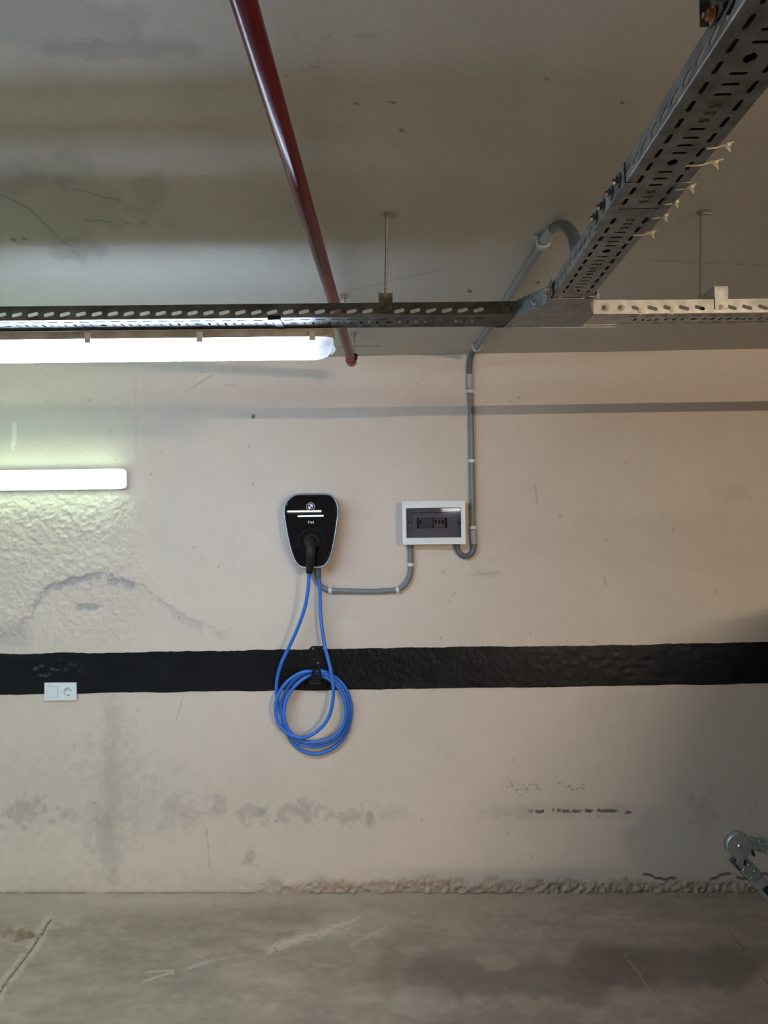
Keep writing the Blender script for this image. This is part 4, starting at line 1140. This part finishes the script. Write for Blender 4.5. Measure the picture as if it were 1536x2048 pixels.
bm = B(); add_box(bm, (wx, YB+0.004, wz), (ww, 0.003, wh), bev=0.0008); link('window', bm, M_SMOKE, bx)
bm = B()
for (a0, b0, a1, b1) in [(823.5, 1025, 897, 1025.4), (823.5, 1025, 823.5, 1067)]:
    A0, A1 = at_y(a0, b0, YB), at_y(a1, b1, YB)
    add_box(bm, ((A0.x+A1.x)/2, YB+0.0205, (A0.z+A1.z)/2), (max(0.0016, A1.x-A0.x), 0.001, max(0.0016, A0.z-A1.z)))
link('panel_groove', bm, M_BLACK, bx)
for px, py, r in ((818, 1045.5, 0.0032),):
    q = at_y(px, py, YB+0.02); bm = B(); add_tube(bm, [q, q+Vector((0, -0.002, 0))], r, 12); link('screw', bm, M_BLACK, bx)
q = at_y(919.5, 1046, YB+0.013); bm = B()
add_ring_tube(bm, q, q+Vector((0, -0.004, 0)), 0.011, 0.009, 24); add_tube(bm, [q, q+Vector((0, -0.003, 0))], 0.004, 12); link('door_latch', bm, M_BLACK, bx)
yb_ = YB+0.024
for x0, x1, m, nt_, nm in ((837, 865.5, M_BREAK, [840.5], 'residual_current_switch'), (867.5, 889.5, M_BREAK2, [871.5, 878.5, 886], 'circuit_breaker')):
    a, b = at_y(x0, 1037, yb_), at_y(x1, 1055.5, yb_)
    bm = B(); add_box(bm, ((a.x+b.x)/2, yb_+0.012, (a.z+b.z)/2), (b.x-a.x, 0.03, a.z-b.z), bev=0.001); part = link(nm, bm, m, bx)
    for tx in nt_:
        q = at_y(tx, 1043.5, yb_-0.004)
        bm = B(); add_box(bm, q, (0.0095, 0.010, 0.016), bev=0.001); link('toggle', bm, M_BLACK, part)

# ------------------------------------------------------------------ double socket plate
YS = DW-0.014
a, b = at_y(88.8, 1366, YS), at_y(152.3, 1400.5, YS)
sw = empty('switch_socket_plate', ((a.x+b.x)/2, DW, (a.z+b.z)/2), 'white double wall plate with rocker switch and round socket, over the black band at left', 'wall socket')
sx, sz, sww, swh = (a.x+b.x)/2, (a.z+b.z)/2, b.x-a.x, a.z-b.z
k1, k2 = sx-sww*0.245, sx+sww*0.235
bm = B()
circ = [(k2+0.0195*math.cos(2*math.pi*k/28), sz+0.0195*math.sin(2*math.pi*k/28)) for k in range(28)]
plate(bm, rect(sww, swh, sx, sz), [rect(0.055, 0.055, k1, sz), circ], 0.010, MX(DW-0.009))
add_box(bm, (sx, DW-0.003, sz), (sww-0.004, 0.002, swh-0.004)); link('frame', bm, M_SOCKET, sw)
bm = B(); add_box(bm, (k1, DW-0.012, sz-0.0005), (0.053, 0.010, 0.052), Matrix.Rotation(math.radians(4), 3, 'X'), bev=0.001); link('rocker', bm, M_SOCKET, sw)
bm = B(); add_ring_tube(bm, (k2, DW-0.004, sz), (k2, DW-0.0155, sz), 0.0215, 0.0195, 32)
add_tube(bm, [(k2, DW-0.004, sz), (k2, DW-0.006, sz)], 0.0195, 28); link('socket_well', bm, M_SOCKET, sw, True)
for s in (-1, 1):
    bm = B(); add_tube(bm, [(k2+s*0.0095, DW-0.006, sz+0.004), (k2+s*0.0095, DW-0.0068, sz+0.004)], 0.003, 12); link('pin_hole', bm, M_SOCKET_D, sw)
    bm = B(); add_box(bm, (k2+0.002, DW-0.010, sz+s*0.0175), (0.007, 0.008, 0.004)); link('earth_contact', bm, M_SOCKET_D, sw)

# ------------------------------------------------------------------ folding ladder (mostly beyond the right edge)
YLD = 2.90
hpx = at_y(1475.5, 1689, YLD)
lad = empty('folding_ladder', (hpx.x+0.6, YLD-0.17, 0), 'folded aluminium hinged ladder standing on the floor at the right edge', 'ladder')
RAILW, RAILT = 0.052, 0.024
a_dn = math.radians(-48); a_up = math.radians(-20)
def rail(p, ang, L, y):
    d = Vector((math.cos(ang), 0, math.sin(ang)))
    bm = B(); c = p+d*(L/2); c.y = y
    add_box(bm, c, (L, RAILT, RAILW), Matrix.Rotation(-ang, 3, 'Y'), bev=0.002)
    return bm, d
dn = Vector((math.cos(a_dn), 0, math.sin(a_dn))); up_ = Vector((math.cos(a_up), 0, math.sin(a_up)))
Ldn = (hpx.z-0.028)/abs(dn.z)-0.105
h2 = hpx+up_*0.95+Vector((0, 0, 0.016))
M_HOLE = mat('rung_socket_dark', (0.02, 0.02, 0.02), 0.6)
for y, fr in ((YLD, 1), (YLD-0.36, 0)):
    p0 = Vector((hpx.x, y, hpx.z)); nd = Vector((0.743, 0, 0.67))
    bm, _ = rail(p0+dn*0.075-nd*0.036, a_dn, Ldn, y); link('rail', bm, M_ALU, lad)
    bm, _ = rail(p0+up_*0.062+Vector((0, 0, 0.033)), a_up, 0.84, y); link('rail', bm, M_ALU, lad)
    pe = Vector((h2.x, y, h2.z+0.012))
    a3 = math.radians(-68); d3 = Vector((-math.cos(a3), 0, math.sin(a3)))
    bm = B(); L3 = (pe.z-0.03)/abs(d3.z); c = pe+d3*(L3/2); c.y = y-0.001
    add_box(bm, c, (L3, RAILT, RAILW), Matrix.Rotation(math.atan2(-d3.z, d3.x), 3, 'Y'), bev=0.002); link('rail', bm, M_ALU, lad)
    for k, pc_ in enumerate((p0, pe)):
        bm = B()
        yf = y-RAILT/2-0.004
        add_tube(bm, [(pc_.x, yf-0.002, pc_.z), (pc_.x, yf+0.001, pc_.z), (pc_.x, yf+0.004, pc_.z)], [0.046, 0.0485, 0.0485], 40)
        add_tube(bm, [(pc_.x, y+RAILT/2, pc_.z), (pc_.x, y+RAILT/2+0.005, pc_.z)], 0.0485, 40)
        add_tube(bm, [(pc_.x+0.001, y-0.010, pc_.z+0.001), (pc_.x+0.001, y+0.010, pc_.z+0.001)], 0.044, 32)
        hj = link('hinge', bm, M_HINGE, lad, True)
        bm = B(); add_tube(bm, [(pc_.x, yf-0.002, pc_.z), (pc_.x, yf-0.006, pc_.z)], [0.009, 0.006], 14); link('pivot', bm, M_ZINC, hj)
    # hinge plates reaching onto the rails, with rivets
    for ang, dd, off, sh in ((a_dn, dn, 0.0, nd*-0.030), (a_up, up_, 0.030, nd*0)):
        bm = B(); c = p0+dd*0.085+Vector((0, 0, off))+sh; c.y = y-RAILT/2-0.0025
        add_box(bm, c, (0.10, 0.003, RAILW-0.004), Matrix.Rotation(-ang, 3, 'Y'), bev=0.001)
        link('hinge_plate', bm, M_HINGE, lad)
        nrm = Vector((-dd.z, 0, dd.x))
        for s_, w_ in ((0.075, 0.013), (0.075, -0.013), (0.105, 0.012), (0.118, -0.012)):
            bm = B(); q = p0+dd*s_+nrm*w_+Vector((0, 0, off))+sh*1.2; q.y = y-RAILT/2-0.004
            add_tube(bm, [q, q+Vector((0, -0.003, 0))], [0.0048, 0.0025], 10); link('rivet', bm, M_ZINC, lad)
    # black locking cam between hinge and lower rail
    bm = B()
    q = p0+dn*0.078-nd*0.054
    add_box(bm, Vector((q.x, y+0.002, q.z)), (0.11, 0.020, 0.022), Matrix.Rotation(-a_dn, 3, 'Y'), bev=0.004)
    add_box(bm, Vector((p0.x+0.052, y, p0.z-0.022)), (0.010, 0.018, 0.045), Matrix.Rotation(math.radians(-20), 3, 'Y'), bev=0.003)
    link('locking_cam', bm, M_CHG, lad)
    # latch slot in the hinge and first rung socket
    bm = B(); q = p0+dn*0.060-nd*0.030; add_box(bm, Vector((q.x, y-RAILT/2-0.0045, q.z+0.004)), (0.009, 0.0035, 0.020), Matrix.Rotation(0.25, 3, 'Y')); link('latch_slot', bm, M_HOLE, lad)
    bm = B(); q = p0+dn*0.192-nd*0.036; add_box(bm, Vector((q.x, y-RAILT/2-0.0005, q.z)), (0.032, 0.002, 0.026), Matrix.Rotation(-a_dn, 3, 'Y')); link('rung_socket', bm, M_HOLE, lad)
for base, dd, ang, lens, off in ((hpx-Vector((0.743, 0, 0.67))*0.036, dn, a_dn, (0.31, 0.50), 0), (hpx, up_, a_up, (0.2, 0.48, 0.76), 0.033)):
    for L_ in lens:
        q = base+dd*L_+Vector((0, 0, off))
        bm = B(); add_box(bm, (q.x, YLD-0.18, q.z), (0.030, 0.36-RAILT*0.9, 0.024), Matrix.Rotation(-ang, 3, 'Y'), bev=0.003); link('rung', bm, M_ALU, lad)

# ------------------------------------------------------------------ car added out of view, right of the frame, to shade the lower wall
M_CAR = mat('dark_car_paint', (0.03, 0.035, 0.04), 0.25, 0.3)
M_TYRE = mat('tyre_rubber', (0.02, 0.02, 0.02), 0.8)
M_CARGLASS = glass_mat(); M_CARGLASS.name = 'car_glass'
CX0, CX1, CY0, CY1 = 1.76, 3.46, -1.55, 2.40
car = empty('car', ((CX0+CX1)/2, (CY0+CY1)/2, 0), 'dark hatchback added unseen beyond the right edge, tail to the wall, to shade it', 'car')
cxm = (CX0+CX1)/2
W_ = CX1-CX0
def car_sec(y, k, z0, z1):
    return [Vector((cxm+W_*k*a, y, z0+(z1-z0)*b)) for a, b in [(-.42, 0), (-.49, .12), (-.5, .45), (-.485, .8), (-.44, 1), (-.2, 1.03), (.2, 1.03), (.44, 1), (.485, .8), (.5, .45), (.49, .12), (.42, 0)]]
bm = B()
loft(bm, [car_sec(y, k, z0, z1) for y, k, z0, z1 in [(CY0, .80, .32, .62), (CY0+.12, .90, .24, .74), (CY0+.6, .98, .2, .88), (CY0+1.1, 1, .2, .96), (CY0+2.4, 1, .18, .98), (CY1-.5, 1, .2, 1.0), (CY1-.1, .95, .25, .98), (CY1, .86, .36, .90)]])
fix_normals(bm); link('body', bm, M_CAR, car, True)
bm = B()
loft(bm, [[Vector((cxm+W_*k*a, y, zt+b)) for a, b in [(-.5, -.03), (-.3, .02), (0, .03), (.3, .02), (.5, -.03), (.47, -.07), (-.47, -.07)]] for y, k, zt in [(CY0+1.75, .70, 1.44), (CY0+2.1, .74, 1.49), (CY0+3.0, .76, 1.51), (CY1-.28, .72, 1.48), (CY1-.15, .70, 1.44)]])
fix_normals(bm); link('roof', bm, M_CAR, car, True)
xb, xt = W_*.465, W_*.365
for sg in (-1, 1):
    for (ya, za, yb2, zb2, r) in [(CY0+.98, .93, CY0+1.80, 1.42, .04), (CY0+2.35, .95, CY0+2.38, 1.44, .045), (CY1-.62, .97, CY1-.55, 1.44, .05), (CY1-.12, .97, CY1-.22, 1.42, .07)]:
        bm = B(); add_tube(bm, [(cxm+sg*xb, ya, za), (cxm+sg*xt, yb2, zb2)], r, 8); link('pillar', bm, M_CAR, car, True)
    bm = B(); vs = [bm.verts.new(p) for p in [(cxm+sg*xb, CY0+1.05, .94), (cxm+sg*xb, CY1-.12, .94), (cxm+sg*xt, CY1-.2, 1.42), (cxm+sg*xt, CY0+1.80, 1.42)]]; bm.faces.new(vs)
    bmesh.ops.solidify(bm, geom=bm.faces[:], thickness=0.005); link('side_window', bm, M_CARGLASS, car)
    bm = B(); add_box(bm, (cxm+sg*(W_*.5+.07), CY0+1.3, 1.0), (.17, .08, .13), bev=.02); link('mirror', bm, M_CAR, car)
    for yw in (CY0+.78, CY1-.70):
        bm = B(); add_tube(bm, [(cxm+sg*(W_/2-.19), yw, .31), (cxm+sg*(W_/2-.005), yw, .31)], .31, 32); wh_ = link('wheel', bm, M_TYRE, car, True)
        bm = B(); add_tube(bm, [(cxm+sg*(W_/2-.02), yw, .31), (cxm+sg*(W_/2+.004), yw, .31)], .20, 24); link('rim', bm, M_ALU, wh_, True)
    bm = B(); add_box(bm, (cxm+sg*W_*.40, CY1-.02, .84), (.20, .06, .16), bev=.02); link('tail_lamp', bm, M_RED2, car)
    bm = B(); add_box(bm, (cxm+sg*W_*.33, CY0+.04, .60), (.30, .08, .12), bev=.02); link('headlamp', bm, M_WHITE, car)
for (ya, za, yb2, zb2, nm) in [(CY0+1.0, .95, CY0+1.80, 1.43, 'windscreen'), (CY1-.06, .98, CY1-.17, 1.43, 'rear_window')]:
    bm = B(); vs = [bm.verts.new(p) for p in [(cxm-W_*.45, ya, za), (cxm+W_*.45, ya, za), (cxm+xt, yb2, zb2), (cxm-xt, yb2, zb2)]]; bm.faces.new(vs)
    bmesh.ops.solidify(bm, geom=bm.faces[:], thickness=0.005); link(nm, bm, M_CARGLASS, car)
